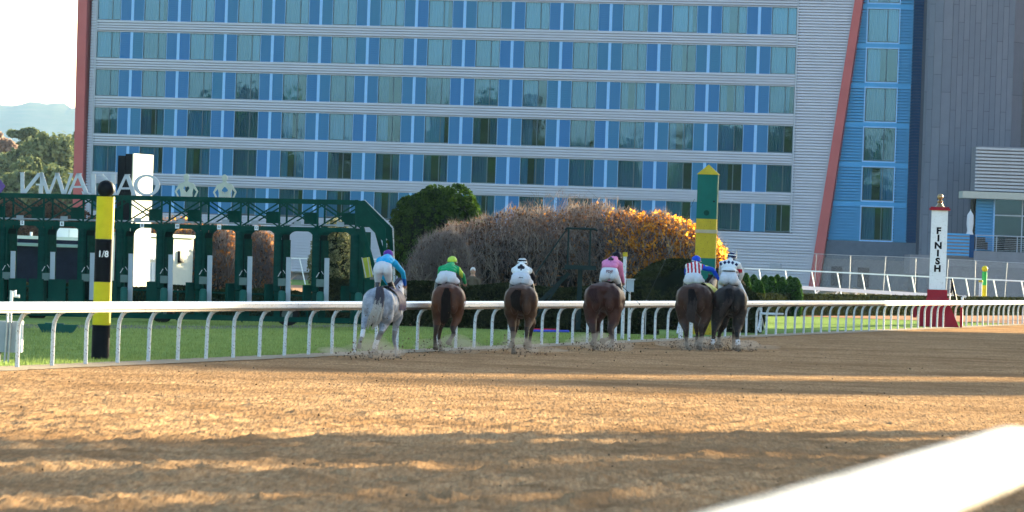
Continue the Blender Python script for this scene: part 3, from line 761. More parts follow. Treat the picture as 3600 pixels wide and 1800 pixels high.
M_inner = mat('foliage_shade_core', (0.006, 0.009, 0.005), rough=1.0, var=0.4, scale=5)
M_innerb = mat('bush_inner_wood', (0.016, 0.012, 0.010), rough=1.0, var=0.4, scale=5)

def crown(parent, P, size, m, seed, name='crown'):
    v, f = leaves(P, size, seed); return link(name, np_mesh(name, v, f, m), parent)
# --- clipped hedge behind the grass
def box_pts(n, x0, x1, y0, y1, z0, z1, seed, rough=0.05):
    g_ = np.random.RandomState(seed); P = g_.rand(n, 3)*[x1-x0, y1-y0, z1-z0]+[x0, y0, z0]
    f = g_.rand(n); k = g_.uniform(-rough, rough, n)
    P[f < 0.55, 1] = y0+k[f < 0.55]; P[(f >= 0.55) & (f < 0.9), 2] = z1+k[(f >= 0.55) & (f < 0.9)]
    return P
def hedge(name, label, x0, x1, Y, depth, h, n, size, seed, m=M_hedge, z0=0.0, hr=None):
    t = thing(name, label, 'hedge', ((x0+x1)/2, Y, 0)); cx = (x0+x1)/2
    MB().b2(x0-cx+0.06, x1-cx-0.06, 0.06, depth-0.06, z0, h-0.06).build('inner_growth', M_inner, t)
    P = box_pts(n, x0-cx, x1-cx, 0, depth, z0, h, seed)
    if hr is not None: P[:, 2] *= 1+(hr/h-1)*(P[:, 0]-(x0-cx))/(x1-x0)
    P[:, 2] += 0.05*np.sin(P[:, 0]*2.3)*P[:, 2]/h
    v, f = leaves(P, size, seed); link('foliage', np_mesh('foliage', v, f, m), t); return t
YH = 172.0
hedge('clipped_hedge', 'long dark clipped hedge behind the running rail in the middle of the picture', W(1130, 1000, YH).x, W(2322, 1000, YH).x, YH, 1.4, 1.25, 52000, 0.055, 21, hr=1.33)
hedge('shaded_hedge', 'low dark hedge under and behind the starting gate at the left', W(-60, 1050, YH).x, W(1128, 1050, YH).x, YH+0.5, 1.2, 0.88, 30000, 0.055, 22)
ha, hb = W(2540, 1050, 248), W(3680, 1050, 332); hl = (hb-ha).xy.length
o = hedge('low_hedge', 'low dark hedge running behind the red base of the white FINISH pillar', -hl/2, hl/2, 0, 1.0, 0.92, 60000, 0.09, 23)
o.location = ((ha.x+hb.x)/2, (ha.y+hb.y)/2, 0); o.rotation_euler = (0, 0, math.atan2(hb.y-ha.y, hb.x-ha.x))
# --- dark round shrub
cx = W(2400, 1000, 188).x
t = thing('round_shrub', 'dark green dome shaped shrub behind the green and yellow pillar', 'shrub', (cx, 188, 0))
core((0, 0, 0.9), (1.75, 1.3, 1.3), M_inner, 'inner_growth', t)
crown(t, ell_pts(30000, (0, 0, 0.85), (1.95, 1.5, 1.5), 31, 0.86, 0.10, 0.03), 0.07, M_hedge, 31, 'foliage')
cx = W(2570, 1000, 190).x
t = thing('small_round_shrub', 'smaller dark shrub right of the green and yellow pillar behind the last horse', 'shrub', (cx, 186, 0))
core((0, 0, 0.55), (0.85, 0.8, 0.95), M_inner, 'inner_growth', t)
crown(t, ell_pts(12000, (0, 0, 0.55), (1.0, 0.95, 1.1), 32, 0.86, 0.12, 0.03), 0.07, M_hedge, 32, 'foliage')
# --- round evergreen tree
Yt = 229.0; cx = W(1537, 800, Yt).x
t = thing('round_evergreen_tree', 'dense rounded evergreen tree left of the brown bushes with sunlit yellow green top', 'tree', (cx, Yt, 0)); t.scale = (1.15, 1.1, 1.05)
MB().tube([(0, 0, 0), (0.05, 0, 1.0), (0, 0, 2.2)], [0.22, 0.17, 0.1], 8).build('trunk', M_bark, t)
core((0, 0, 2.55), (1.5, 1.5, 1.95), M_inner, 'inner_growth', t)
P = np.concatenate([ell_pts(34000, (0, 0, 2.45), (1.78, 1.7, 2.25), 33, 0.80, 0.20, 0.2), ell_pts(9000, (-0.75, -0.3, 3.2), (0.95, 0.9, 1.25), 34, 0.75, 0.25), ell_pts(9000, (0.55, -0.4, 3.65), (1.0, 0.9, 1.12), 35, 0.75, 0.25), ell_pts(8000, (-0.1, -0.5, 3.9), (0.9, 0.8, 0.95), 37, 0.75, 0.25), ell_pts(8000, (1.05, -0.4, 2.6), (0.8, 0.8, 1.3), 36, 0.75, 0.25)])
P = clumpy(P, 33, 420, 0.62)
crown(t, P, 0.07, M_ever, 33)
# --- big bare autumn bush with orange leaves on its right part
def bush(name, label, cat, uL, uR, top, Y, depth, seed, orange=None, nt=9000, nl=9000, lean=0.25, tw=0.011, ml=M_brownl, mtop=None, group=None, coreh=0.7, tipl=0.5, leafz=None):
    """top: list of (u, v) outline points"""
    us = [p[0] for p in top]; zs = [W(p[0], p[1], Y).z for p in top]; xs_ = [W(p[0], p[1], Y).x for p in top]
    cx_ = (xs_[0]+xs_[-1])/2; t = thing(name, label, cat, (cx_, Y, 0), 0, group)
    g_ = np.random.RandomState(seed)
    def H(x): return np.interp(x, np.array(xs_)-cx_, zs)*(1+0.018*np.sin(x*5.3+seed)+0.022*np.sin(x*2.1+1.7*seed)+0.012*np.sin(x*13.1))
    x0, x1 = xs_[0]-cx_, xs_[-1]-cx_
    # main stems
    nb = max(12, int((x1-x0)*3.2)); b = MB(); r_ = random.Random(seed)
    for i in range(nb):
        x = r_.uniform(x0+0.4, x1-0.4); y = r_.uniform(-depth*0.35, depth*0.35); h = H(x)*r_.uniform(0.6, 0.85); sx = r_.uniform(-0.5, 0.5)
        pts = [(x-sx*0.6, y, 0)]
        for k in range(1, 5): pts.append((x-sx*0.6+sx*k/4*1.2+r_.uniform(-0.08, 0.08), y+r_.uniform(-0.15, 0.15), h*k/4))
        b.tube(pts, [0.045, 0.038, 0.03, 0.02, 0.008], 5)
    b.build('stems', M_twig, t, smooth=False)['kind'] = 'stuff'
    # forked branches reaching the front surface
    b = MB()
    def fork(p, d, L, r, lev):
        q = p+d*L; m_ = p+d*L*0.5+Vector((r_.uniform(-1, 1), r_.uniform(-1, 1), 0))*L*0.06
        b.tube([p, m_, q], [r, r*0.8, r*0.6], 4)
        if lev > 0:
            for _ in range(r_.choice((2, 2, 3))):
                e = (d+Vector((r_.uniform(-1, 1)*0.55, r_.uniform(-1, 1)*0.4-0.12, r_.uniform(-0.1, 0.35)))).normalized(); fork(q, e, L*r_.uniform(0.55, 0.85), r*0.6, lev-1)
    for i in range(int((x1-x0)*5.0)):
        x = r_.uniform(x0+0.2, x1-0.2); hh = H(x); fork(Vector((x, -depth*r_.uniform(0.15, 0.42), hh*r_.uniform(0.0, 0.35))), Vector((r_.uniform(-0.5, 0.5), -0.15, 1)).normalized(), hh*r_.uniform(0.14, 0.24), 0.028, 3)
    b.build('branches', M_twigl, t, smooth=False, fix=False)['kind'] = 'stuff'
    # twigs: start inside, end near the outline
    n = nt; x = g_.uniform(x0, x1, n); y = g_.uniform(-1, 1, n)*depth/2; h = H(x)
    dome = np.sqrt(np.clip(1-(y/(depth/2*1.08))**2, 0.02, 1)); zt = h*(0.35+0.65*dome)*(0.25+0.77*g_.rand(n)**0.45)
    L = g_.uniform(0.25, tipl+0.25, n)
    P1 = np.stack([x, y, zt], 1); dr = np.stack([g_.normal(0, lean, n), g_.normal(0, lean, n), np.ones(n)*g_.uniform(0.5, 1.1, n)], 1); dr /= np.linalg.norm(dr, axis=1)[:, None]
    P0 = P1-dr*L[:, None]; P0[:, 2] = np.maximum(P0[:, 2], 0.0)
    v, f = twigs(P0, P1, tw*g_.uniform(0.5, 1.2, n)); o = link('twigs', np_mesh('twigs', v, f, M_twig), t); o['kind'] = 'stuff'
    # pale upright tips on the top surface
    n = int(nt*0.16); x = g_.uniform(x0, x1, n); y = g_.uniform(-1, 1, n)*depth/2; dome = np.sqrt(np.clip(1-(y/(depth/2*1.08))**2, 0.02, 1)); zt = H(x)*(0.35+0.65*dome)
    P0 = np.stack([x, y, zt-0.25], 1); P1 = P0+np.stack([g_.normal(0, 0.12, n), g_.normal(0, 0.08, n), 0.18+0.30*g_.rand(n)**2.5], 1)
    v, f = twigs(P0, P1, tw*0.8); o = link('shoot_tips', np_mesh('shoot_tips', v, f, mtop or M_twigl), t); o['kind'] = 'stuff'
    # dull leaves inside
    def lp(n, xa, xb, s=0.45):
        x = g_.uniform(xa, xb, n); y = g_.uniform(-1, 1, n)*depth/2*0.96; dome = np.sqrt(np.clip(1-(y/(depth/2*1.08))**2, 0.02, 1))
        z = H(x)*(0.35+0.65*dome)*(0.12+0.86*g_.rand(n)**s); return np.stack([x, y, z], 1)
    v, f = leaves(lp(nl, x0+0.1, x1-0.1, 0.9), 0.07, seed+1); o = link('dry_leaves', np_mesh('dry_leaves', v, f, ml), t); o['kind'] = 'stuff'
    if orange:
        for (ua, ub, n, mm) in orange:
            xa = W(ua, 900, Y).x-cx_; xb = W(ub, 900, Y).x-cx_
            P = lp(n, xa, xb, 0.7); P[:, 0] = np.where(g_.rand(len(P)) < 0.5, P[:, 0], xa+(xb-xa)*g_.rand(len(P))**0.75); P = P[P[:, 2] < H(P[:, 0])]; P = clumpy(P, seed+5, 160, 0.6)
            if leafz: P = P[(P[:, 2] > leafz)]
            v, f = leaves(P, 0.095, seed+7); o = link('autumn_leaves', np_mesh('autumn_leaves', v, f, mm), t); o['kind'] = 'stuff'
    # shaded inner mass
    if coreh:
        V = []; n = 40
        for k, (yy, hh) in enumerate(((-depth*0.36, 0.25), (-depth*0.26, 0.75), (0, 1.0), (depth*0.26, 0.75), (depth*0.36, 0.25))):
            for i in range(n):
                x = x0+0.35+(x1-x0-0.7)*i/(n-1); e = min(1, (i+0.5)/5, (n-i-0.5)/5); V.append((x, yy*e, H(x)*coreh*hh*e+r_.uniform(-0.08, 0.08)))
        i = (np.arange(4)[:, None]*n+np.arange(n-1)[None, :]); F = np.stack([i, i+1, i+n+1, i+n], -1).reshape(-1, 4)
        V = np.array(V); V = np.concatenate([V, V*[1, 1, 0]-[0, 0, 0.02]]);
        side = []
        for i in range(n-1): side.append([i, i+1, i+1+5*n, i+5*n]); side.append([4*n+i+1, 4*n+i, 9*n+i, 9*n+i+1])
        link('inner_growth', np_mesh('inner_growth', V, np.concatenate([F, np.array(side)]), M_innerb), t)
    return t
bush('autumn_bush', 'huge rounded autumn bush, bare brown twigs at left and glowing orange leaves at right', 'bush', 0, 0,
     [(1460, 1000), (1475, 900), (1520, 830), (1600, 775), (1700, 745), (1850, 722), (2000, 712), (2150, 712), (2300, 735), (2420, 772), (2500, 810), (2550, 860), (2585, 960), (2595, 1020)],
     224, 4.6, 41, orange=[(2120, 2560, 13000, M_orange), (2180, 2540, 8000, M_orange), (1900, 2250, 700, M_rust), (1500, 2100, 2500, M_brownl)], nt=15000, nl=22000, leafz=1.1, tipl=0.7, tw=0.015, lean=0.42)
bush('bare_wispy_bush', 'tall thin bare bush rising behind the big autumn bush, grey and wispy', 'bush', 0, 0,
     [(1780, 760), (1820, 700), (1900, 678), (2000, 668), (2080, 672), (2170, 690), (2210, 740)], 232, 2.5, 42, nt=1500, nl=60, tw=0.008, lean=0.5, mtop=M_twig, coreh=0, tipl=0.9)
bush('grey_twiggy_bush', 'grey twiggy bush at the left end of the big autumn bush', 'bush', 0, 0,
     [(1425, 1010), (1440, 900), (1480, 840), (1540, 795), (1600, 790), (1650, 850), (1680, 1010)], 219, 1.6, 43, nt=5500, nl=900, tw=0.009, lean=0.35, coreh=0, mtop=M_twigl)
# bushes seen through the starting gate
bush('rust_leaved_bush', 'rust coloured bush seen through the fifth and sixth arches of the starting gate', 'bush', 0, 0,
     [(585, 1010), (590, 850), (620, 800), (700, 780), (760, 780), (815, 800), (850, 850), (860, 990)], 222, 3.0, 44, orange=[(590, 850, 3800, M_rust), (600, 710, 1500, M_orange)], nt=7000, nl=3500, coreh=0.55, group=None)
bush('pink_twigged_bush', 'pinkish twiggy bush with a few red leaves seen right of the number 12 plate', 'bush', 0, 0,
     [(790, 1010), (800, 850), (830, 795), (900, 790), (955, 815), (990, 860), (1010, 1010)], 226, 2.6, 45, orange=[(800, 1000, 3200, M_rust)], nt=6500, nl=2500, coreh=0.5, mtop=M_twigl)
bush('roadside_bush', 'orange topped bush showing through the truss of the starting gate above plates 8 and 10', 'bush', 0, 0,
     [(300, 840), (330, 770), (420, 745), (520, 748), (620, 755), (690, 765), (740, 800), (760, 850)], 300, 4.0, 46, orange=[(300, 740, 3500, M_rust), (330, 740, 1500, M_orange)], nt=7000, nl=2500, coreh=0.6, tw=0.016)
# olive tree through the last arch
cx = W(1175, 900, 205).x
t = thing('olive_green_tree', 'olive green small tree with pale specks seen through the last arch of the starting gate', 'tree', (cx, 205, 0))
MB().tube([(0, 0, 0), (0.03, 0, 0.8), (0, 0, 2.4)], [0.09, 0.07, 0.03], 7).build('trunk', M_bark, t)
core((0, 0, 1.6), (0.6, 0.6, 1.35), M_inner, 'inner_growth', t)
crown(t, clumpy(ell_pts(13000, (0, 0, 1.7), (0.98, 0.95, 1.75), 47, 0.55, 0.2, 0.15), 47, 120, 0.4), 0.055, M_olive, 47)
# yellow flower strip and small ball shrubs on the sunny lawn
xa, xb = W(600, 1040, 215).x, W(930, 1040, 215).x
t = thing('yellow_flower_bed', 'low strip of yellow flowers behind the starting gate wheels', 'flower bed', ((xa+xb)/2, 215, 0))
MB().b2(xa-(xa+xb)/2, xb-(xa+xb)/2, -0.4, 0.4, 0, 0.16).build('soil', M_innerb, t)
P = np.random.RandomState(3).rand(9000, 3)*[xb-xa, 0.9, 0.22]+[xa-(xa+xb)/2, -0.45, 0.1]
v, f = leaves(P, 0.06, 5); link('flowers', np_mesh('flowers', v, f, M_yell), t)['kind'] = 'stuff'
for i, (u, s_) in enumerate(((800, 0.42), (1005, 0.36), (1040, 0.3))):
    Yb = 212 if i == 0 else 240
    t = thing('ball_shrub', ['small clipped ball shrub behind the yellow flowers under plate 11', 'tiny dark ball shrub left of the far lavender wall opening', 'tiny dark ball shrub right of its twin behind the gate'][i], 'shrub', (W(u, 1030, Yb).x, Yb, 0), 0, 'small ball shrubs')
    core((0, 0, s_*0.8), (s_*0.85, s_*0.85, s_*0.8), M_inner, 'inner_growth', t)
    crown(t, ell_pts(2500, (0, 0, s_*0.8), (s_, s_, s_*0.95), 50+i, 0.85, 0.08, 0.02), 0.05, M_hedge, 50+i, 'foliage')
# --- arborvitae row
ar = [(2622, 960, 262), (2650, 966, 266), (2668, 985, 259), (2690, 968, 265), (2712, 972, 261), (2733, 966, 267), (2752, 974, 262), (2778, 972, 268), (2795, 976, 262)]
al = ['leftmost cone shaped arborvitae of the row', 'second arborvitae from the left, partly behind the shorter one', 'shortest arborvitae in the row, standing in front', 'fourth arborvitae from the left', 'middle arborvitae of the row, broad and dense',
      'sixth arborvitae from the left, set back between two others', 'seventh arborvitae from the left, standing forward', 'second last arborvitae on the right, set back', 'rightmost arborvitae of the row, its right edge sunlit yellow green']
for i, (u, v_, Y_) in enumerate(ar):
    p = W(u, v_, Y_); h = p.z; r_ = 0.27 if i not in (4, 8) else 0.36
    t = thing('arborvitae', al[i], 'shrub', (p.x, Y_, 0), 0, 'arborvitae row behind the low hedge')
    prof = lambda z: r_*np.clip(np.sqrt(np.clip(1-(z/h)**3.2, 0, 1))*(0.75+0.3*np.clip(z/h*3, 0, 1)), 0.02, 2)
    MB().lathe([(float(prof(h*q))*0.85, h*q) for q in (0.01, 0.15, 0.4, 0.65, 0.85, 0.97)], n=10).build('inner_growth', M_inner, t)
    g_ = np.random.RandomState(60+i); n = 5000; z = h*g_.rand(n); a = g_.uniform(0, 2*math.pi, n); rr = prof(z)*(0.85+0.25*g_.rand(n))*(1+0.08*np.sin(a*4+i))
    crown(t, clumpy(np.stack([rr*np.cos(a), rr*np.sin(a), z], 1), 60+i, 70, 0.3), 0.055, M_arb, 60+i, 'foliage')
    MB().tube([(0, 0, 0), (0, 0, 0.3)], 0.04, 6).build('trunk', M_bark, t)

# ------------------------------------------------------------------ trees at the far left and the far wood
def far_tree(name, label, cat, u, vtop, Y, rx, hcrown, m, seed, n=9000, size=0.45, base=0.25, group=None, flat=False, lump=0.3, cl=0.5):
    p = W(u, vtop, Y); h = p.z
    t = thing(name, label, cat, (p.x, Y, 0), 0, group)
    g_ = random.Random(seed); b = MB(); zc = h-hcrown/2
    b.tube([(0, 0, -0.1), (g_.uniform(-0.3, 0.3), 0, h*0.4), (g_.uniform(-0.5, 0.5), 0, h*0.85)], [h*0.022, h*0.016, h*0.005], 7)
    for k in range(7):
        z0 = h*g_.uniform(0.45, 0.8); a = g_.uniform(0, 6.28); b.tube([(0, 0, z0), (math.cos(a)*rx*0.5, math.sin(a)*rx*0.4, z0+h*0.04), (math.cos(a)*rx*0.85, math.sin(a)*rx*0.6, z0+h*0.10)], [h*0.008, h*0.005, 0.03], 5)
    b.build('trunk', M_bark, t)
    P = []
    nl = 9
    for k in range(nl):
        a = g_.uniform(0, 6.28); q = g_.uniform(0.15, 0.62); zz_ = zc+g_.uniform(-0.36, 0.33)*hcrown
        P.append(ell_pts(n//nl, (math.cos(a)*rx*q, math.sin(a)*rx*q, zz_), (rx*0.48, rx*0.48, hcrown*(0.10 if flat else 0.22)), seed*31+k, 0.35, lump))
    if not flat: P.append(ell_pts(n//4, (0, 0, zc), (rx*0.75, rx*0.75, hcrown*0.46), seed*31+77, 0.6, lump))
    P = clumpy(np.concatenate(P), seed, 200, cl); crown(t, P, size, m, seed); return t
GT = 'trees beyond the infield at the left'
far_tree('umbrella_pine', 'tall flat topped pine standing above the other trees against the pale hill', 'tree', 88, 436, 800, 2.9, 5.2, M_pine, 71, 4200, 0.38, group=None, flat=True)
TL = [(-70, 560, 500, 2.8, 9), (20, 545, 520, 2.4, 9), (75, 492, 500, 1.9, 8.5), (130, 498, 480, 2.2, 9), (185, 470, 470, 2.0, 9), (228, 455, 475, 2.0, 10), (262, 470, 485, 1.8, 10), (105, 560, 440, 2.2, 6.5), (45, 600, 430, 2.6, 6), (200, 590, 430, 2.6, 6.5), (250, 640, 425, 2.2, 5), (150, 660, 425, 2.5, 5), (-10, 660, 430, 3.0, 5)]
TLL = ['green pine cut by the left edge of the picture', 'green tree below the pinkish bare tree', 'yellow green tree directly below the flat topped pine', 'green tree right of the flat topped pine', 'bushy green pine in the middle between flat topped pine and hotel',
       'tallest green pine beside the red hotel column', 'green pine half hidden behind the red hotel column', 'lower green tree standing in front below the flat topped pine', 'low spreading green tree above the lettering at left', 'low green tree above the letter A left of the red column',
       'small green tree at the foot of the red hotel column', 'small green tree above the letter W', 'low dark tree at the left edge just above the starting gate']
for i, (u, v_, Y_, rx, hc_) in enumerate(TL):
    far_tree('pine_tree', TLL[i], 'tree', u, v_-8, Y_*1.35, rx*1.35, hc_*1.35, M_pine, 72+i, 8000, 0.40, group=GT)
M_pinkish = leaf_mat('pink_brown_leaf', (0.24, 0.16, 0.12), (0.42, 0.31, 0.24), 0.3)
far_tree('pinkish_bare_tree', 'pinkish brown nearly bare tree at the left edge under the flat topped pine', 'tree', 12, 464, 760, 3.1, 9.0, M_pinkish, 90, 7000, 0.32)
far_tree('brown_bare_tree', 'brown bare tree behind the starting gate truss at the far left', 'tree', 35, 690, 380, 2.2, 3.6, M_brownl, 91, 7000, 0.16, group=None)
far_tree('bare_thicket_tree', 'brown bare tree behind the truss just left of the black and yellow pole', 'tree', 190, 700, 385, 2.6, 3.4, M_brownl, 92, 8000, 0.16, group=None)
# wood behind everything: one mass closing the view under the trees
g_ = np.random.RandomState(9); n = 60000
xw = g_.uniform(-190, -36, n); yw_ = g_.uniform(780, 830, n); hw = 9.5+1.6*np.sin(xw*0.5)+1.1*np.sin(xw*1.3+1)
P = np.stack([xw, yw_, hw*g_.rand(n)**0.7], 1); v, f = leaves(P, 0.5, 12)
tag(link('far_wood', np_mesh('far_wood', v, f, M_pine)), 'dark mass of woodland behind the single trees at the far left', 'wood', kind='stuff')
# street lamp
p = W(140, 652, 420)
t = thing('street_lamp', 'thin pole with a white lamp head rising behind the letters at the left', 'lamp', (p.x, 420, 0))
MB().tube([(0, 0, 0), (0, 0, p.z)], 0.07, 8).build('pole', M_gal, t); MB().b2(-0.28, 0.28, -0.15, 0.15, p.z, p.z+0.12).build('lamp_head', M_white, t)

# ------------------------------------------------------------------ unseen casters added and shaped to throw the long shadows (right of the picture, towards the sun)
NC = Vector((-math.sin(SUN_AZ), math.cos(SUN_AZ))); SS = Vector((math.cos(SUN_AZ), math.sin(SUN_AZ)))
def CT(c, t): p = NC*c+SS*t; return Vector((p.x, p.y, 0))
TE = math.tan(SUN_EL)
M_castw = mat('caster_wall', (0.35, 0.33, 0.3), rough=0.8, var=0.1)
M_roofm = mat('caster_roof', (0.2, 0.21, 0.22), rough=0.6, var=0.1)
gs = thing('shade_block', 'tall unseen block added beyond the track at the right to shade the horses and gate', 'building', CT(60, 262), SUN_AZ-math.pi/2)  # unseen block put in and sized to shade horses, rail and gate
# local x = -NC direction (to the right seen from the sun line), so c = 60 - x
def gblock(c0, c1, h, d0=0, d1=22, nm='wall'):
    b = MB(); b.b2(-(c1-60), -(c0-60), d0, d1, 0, h); b.build(nm, M_castw, gs)
    MB().b2(-(c1-60)-0.0, -(c0-60)+0.0, d0-0.3, d1+0.3, h+0.003, h+0.4).build('roof', M_roofm, gs)
H1 = TE*(262-96)+2.9
gblock(59.6, 84, H1); gblock(84.01, 109, H1-0.6, 0.2, 21)
# ledges along the added block
for k in range(6):
    MB().b2(-(84-60), 0.2, -3.0, -0.01, 4+k*4.5, 4.35+k*4.5).build('ledge', M_castw, gs)
tw_ = thing('shadow_tower', 'slim unseen slab added beside the tall block for a narrow shadow strip', 'tower', CT(54, 258), SUN_AZ-math.pi/2)  # added slab, its top outline shapes one narrow shadow on the dirt
H2 = TE*(258-76.5)
b = MB(); b.prism([(-3.2, 0), (4.0, 0), (4.0, H2-1.0), (2.5, H2+0.2), (1.0, H2-0.5), (-0.6, H2+0.3), (-1.6, H2-0.3), (-3.2, H2+0.25)], 0, 3); b.build('wall', M_castw, tw_)
b = MB(); b.prism([(-4.1, 0), (-3.75, 0), (-3.75, H2-0.5), (-4.1, H2+0.1)], 0, 3); b.build('mast', M_castw, tw_)
def caster_tree(c, r, hfrac, seed, dense=1.0, t0=118, label=''):  # unseen tree added to throw one band of shade across the track
    P0 = CT(c, t0); h = TE*(t0-38)*hfrac
    t = thing('caster_tree', label, 'tree', P0, 0, 'unseen trees added for the shade bands on the track')
    MB().tube([(0, 0, 0), (0.1, 0, h*0.5), (0, 0, h*0.9)], [0.3, 0.2, 0.06], 8).build('trunk', M_bark, t)
    g_ = np.random.RandomState(seed); nb = int(150*r*dense); bl = []
    for k in range(nb):
        a = g_.uniform(0, 6.283); q = r*g_.rand()**0.5; z = h*g_.uniform(0.12, 1.0); f = 1-0.35*max(0, z/h-0.7)/0.3
        bl.append(ell_pts(34, (q*f*math.cos(a), q*f*math.sin(a), z), (0.42, 0.42, 0.36), seed*50+k, 0.2, 0.1))
    crown(t, np.concatenate(bl), 0.30, M_ever, seed)
for i, (c, r, hf, de) in enumerate(((20.0, 2.6, 1.2, 1.5), (24.2, 2.4, 1.25, 1.5), (27.1, 1.3, 1.2, 1.3), (30.85, 2.1, 1.2, 1.3), (35.4, 1.25, 1.25, 1.1), (37.7, 0.95, 1.2, 0.8), (28.6, 0.7, 1.2, 0.35), (33.6, 1.0, 1.2, 0.30))):
    caster_tree(c, r, hf, 200+i*3, de, 118+2*(i % 2), ['broad leafy tree out of view nearest the camera at the right', 'second leafy tree out of view along the outer rail', 'slim leafy tree out of view after the second tree', 'large leafy tree in the middle of the unseen row', 'narrow leafy tree near the end of the unseen row', 'thinnest tree at the far end of the unseen row', 'sparse young tree between the second pair of unseen trees', 'sparse young tree before the narrow unseen tree'][i])

# tall wood reflected in the hotel windows, far off to the left behind the camera
g_ = np.random.RandomState(19); n = 42000
a = g_.rand(n); bx = -420+a*330; by = 150-a*330
hw = 21+6*np.sin(a*57)+4.0*np.sin(a*141+2)+3.0*np.sin(a*333)
P = np.stack([bx+g_.uniform(-6, 6, n), by+g_.uniform(-6, 6, n), hw*g_.rand(n)**0.6], 1); v, f = leaves(P, 1.7, 13)
tag(link('tall_wood', np_mesh('tall_wood', v, f, M_ever)), 'tall dark wood out of view behind the camera, mirrored in the hotel windows', 'wood', kind='stuff')
# ------------------------------------------------------------------ lettering helper
def text_mesh(s, size, depth=0.004, bold=0.0, spacing=1.0):
    c = bpy.data.curves.new('t', 'FONT'); c.body = s; c.size = size; c.extrude = depth/2; c.offset = bold; c.align_x = 'CENTER'; c.align_y = 'CENTER'
    c.space_character = spacing; c.resolution_u = 3
    o = bpy.data.objects.new('t', c); C.objects.link(o); dg = bpy.context.evaluated_depsgraph_get()
    me = bpy.data.meshes.new_from_object(o.evaluated_get(dg)); bpy.data.objects.remove(o); bpy.data.curves.remove(c); return me
def put_text(name, s, size, m, parent, loc, rot=(math.pi/2, 0, 0), bold=0.0, fn=None, sx=1.0):
    me = text_mesh(s, size, bold=bold)
    R = Matrix.Rotation(rot[2], 4, 'Z') @ Matrix.Rotation(rot[1], 4, 'Y') @ Matrix.Rotation(rot[0], 4, 'X')
    for v in me.vertices:
        p = Vector((v.co.x*sx, v.co.y, v.co.z)); v.co = R @ p
        if fn: v.co = fn(v.co)
    me.materials.clear(); me.materials.append(m); me.name = name
    return link(name, me, parent, loc)
M_yel = mat('yellow_paint', (0.62, 0.50, 0.02), rough=0.5, var=0.08, scale=6, bump=0.15, bscale=60)
M_blk = mat('black_paint', (0.006, 0.007, 0.010), rough=0.55, var=0.3, scale=5, bump=0.15, bscale=60)
M_gold = mat('ochre_paint', (0.50, 0.36, 0.03), rough=0.6, var=0.12, scale=2, specks=0.3)
M_dgreen = mat('green_paint', (0.012, 0.13, 0.105), rough=0.6, var=0.10, scale=1.5)
M_lgreen = mat('bright_green_paint', (0.05, 0.42, 0.10), rough=0.5)
M_bronze = mat('bronze', (0.32, 0.22, 0.11), rough=0.32, metal=0.85, var=0.12)
M_finred = mat('crimson_paint', (0.27, 0.02, 0.035), rough=0.55, var=0.08)
M_gate = mat('gate_green', (0.006, 0.050, 0.038), rough=0.72, var=0.18, scale=4, spec=0.35)
M_pad = mat('padded_green_vinyl', (0.005, 0.040, 0.032), rough=0.75, var=0.25, scale=3, bump=1.0, bscale=9, spec=0.3, stretch=(1, 1, 3))
M_gdark = mat('gate_dark_inside', (0.004, 0.014, 0.014), rough=0.9, var=0.3)
M_ggrey = mat('gate_grey_panel', (0.36, 0.40, 0.45), rough=0.5, var=0.08, scale=2)
M_gbox = mat('gate_grey_box', (0.12, 0.17, 0.16), rough=0.55, var=0.12)
M_silver = mat('silver_letter', (0.50, 0.52, 0.57), rough=0.5, metal=0.0, var=0.1)
M_pearl = mat('pearl_cutout', (0.46, 0.48, 0.42), rough=0.4, var=0.12, scale=3)
M_cw = mat('cream_wall', (0.72, 0.68, 0.58), rough=0.75, var=0.05)
M_ink = mat('navy_ink', (0.01, 0.015, 0.04), rough=0.5)
M_whitep = mat('white_plate', (0.78, 0.80, 0.83), rough=0.4, var=0.03)

# ------------------------------------------------------------------ eighth pole
Yp = 104.5; px_ = GX(352, Yp)
t = thing('eighth_pole', 'tall round yellow and black banded pole with black ball and white 1/8', 'pole', (px_, Yp, 0))
r0 = 0.166; bands = [(0.0, 0.63, M_blk), (0.63, 1.42, M_yel), (1.42, 2.21, M_blk), (2.21, 2.99, M_yel)]
for a, b_, m_ in bands:
    MB().lathe([(r0, a+0.001), (r0, b_-0.001)], n=36).build('band', m_, t, smooth=True)
bm = bmesh.new(); bmesh.ops.create_uvsphere(bm, u_segments=28, v_segments=16, radius=0.163)
me = bpy.data.meshes.new('ball'); bm.to_mesh(me); bm.free(); me.materials.append(M_blk); smooth_by_angle(me, 3); link('ball', me, t, (0, 0, 3.13))
MB().lathe([(0.09, 2.99), (0.07, 3.03)], n=16).build('collar', M_blk, t)
cyl = lambda p: Vector(((r0+0.003-p.y*0.1)*math.sin(p.x/r0), -(r0+0.003)*math.cos(p.x/r0), p.z))
put_text('lettering', '1/8', 0.16, M_whitep, t, (0.0, 0, 1.93), bold=0.004, fn=cyl)

# ------------------------------------------------------------------ green and yellow obelisk pillar
Yp = 177.0; px_ = GX(2469, Yp); k = Yp/FPX
t = thing('striped_pillar', 'tall square pillar in green and yellow bands with a yellow pyramid top', 'pillar', (px_, Yp, 0), math.radians(-7))
zv = lambda v: (1177-v)*k
hw = 0.315
for a, b_, m_ in ((0, zv(1068), M_gold), (zv(1068), zv(908), M_dgreen), (zv(908), zv(770), M_gold), (zv(770), zv(614), M_dgreen)):
    MB().b2(-hw, hw, 0, 0.45, a+0.001, b_-0.001).build('band', m_, t)
z0 = zv(614); MB().add([(-hw-0.03, -0.03, z0), (hw+0.03, -0.03, z0), (hw+0.03, 0.48, z0), (-hw-0.03, 0.48, z0), (0, 0.22, zv(578))], [(0, 1, 4), (1, 2, 4), (2, 3, 4), (3, 0, 4), (3, 2, 1, 0)]).build('pyramid_cap', M_gold, t)
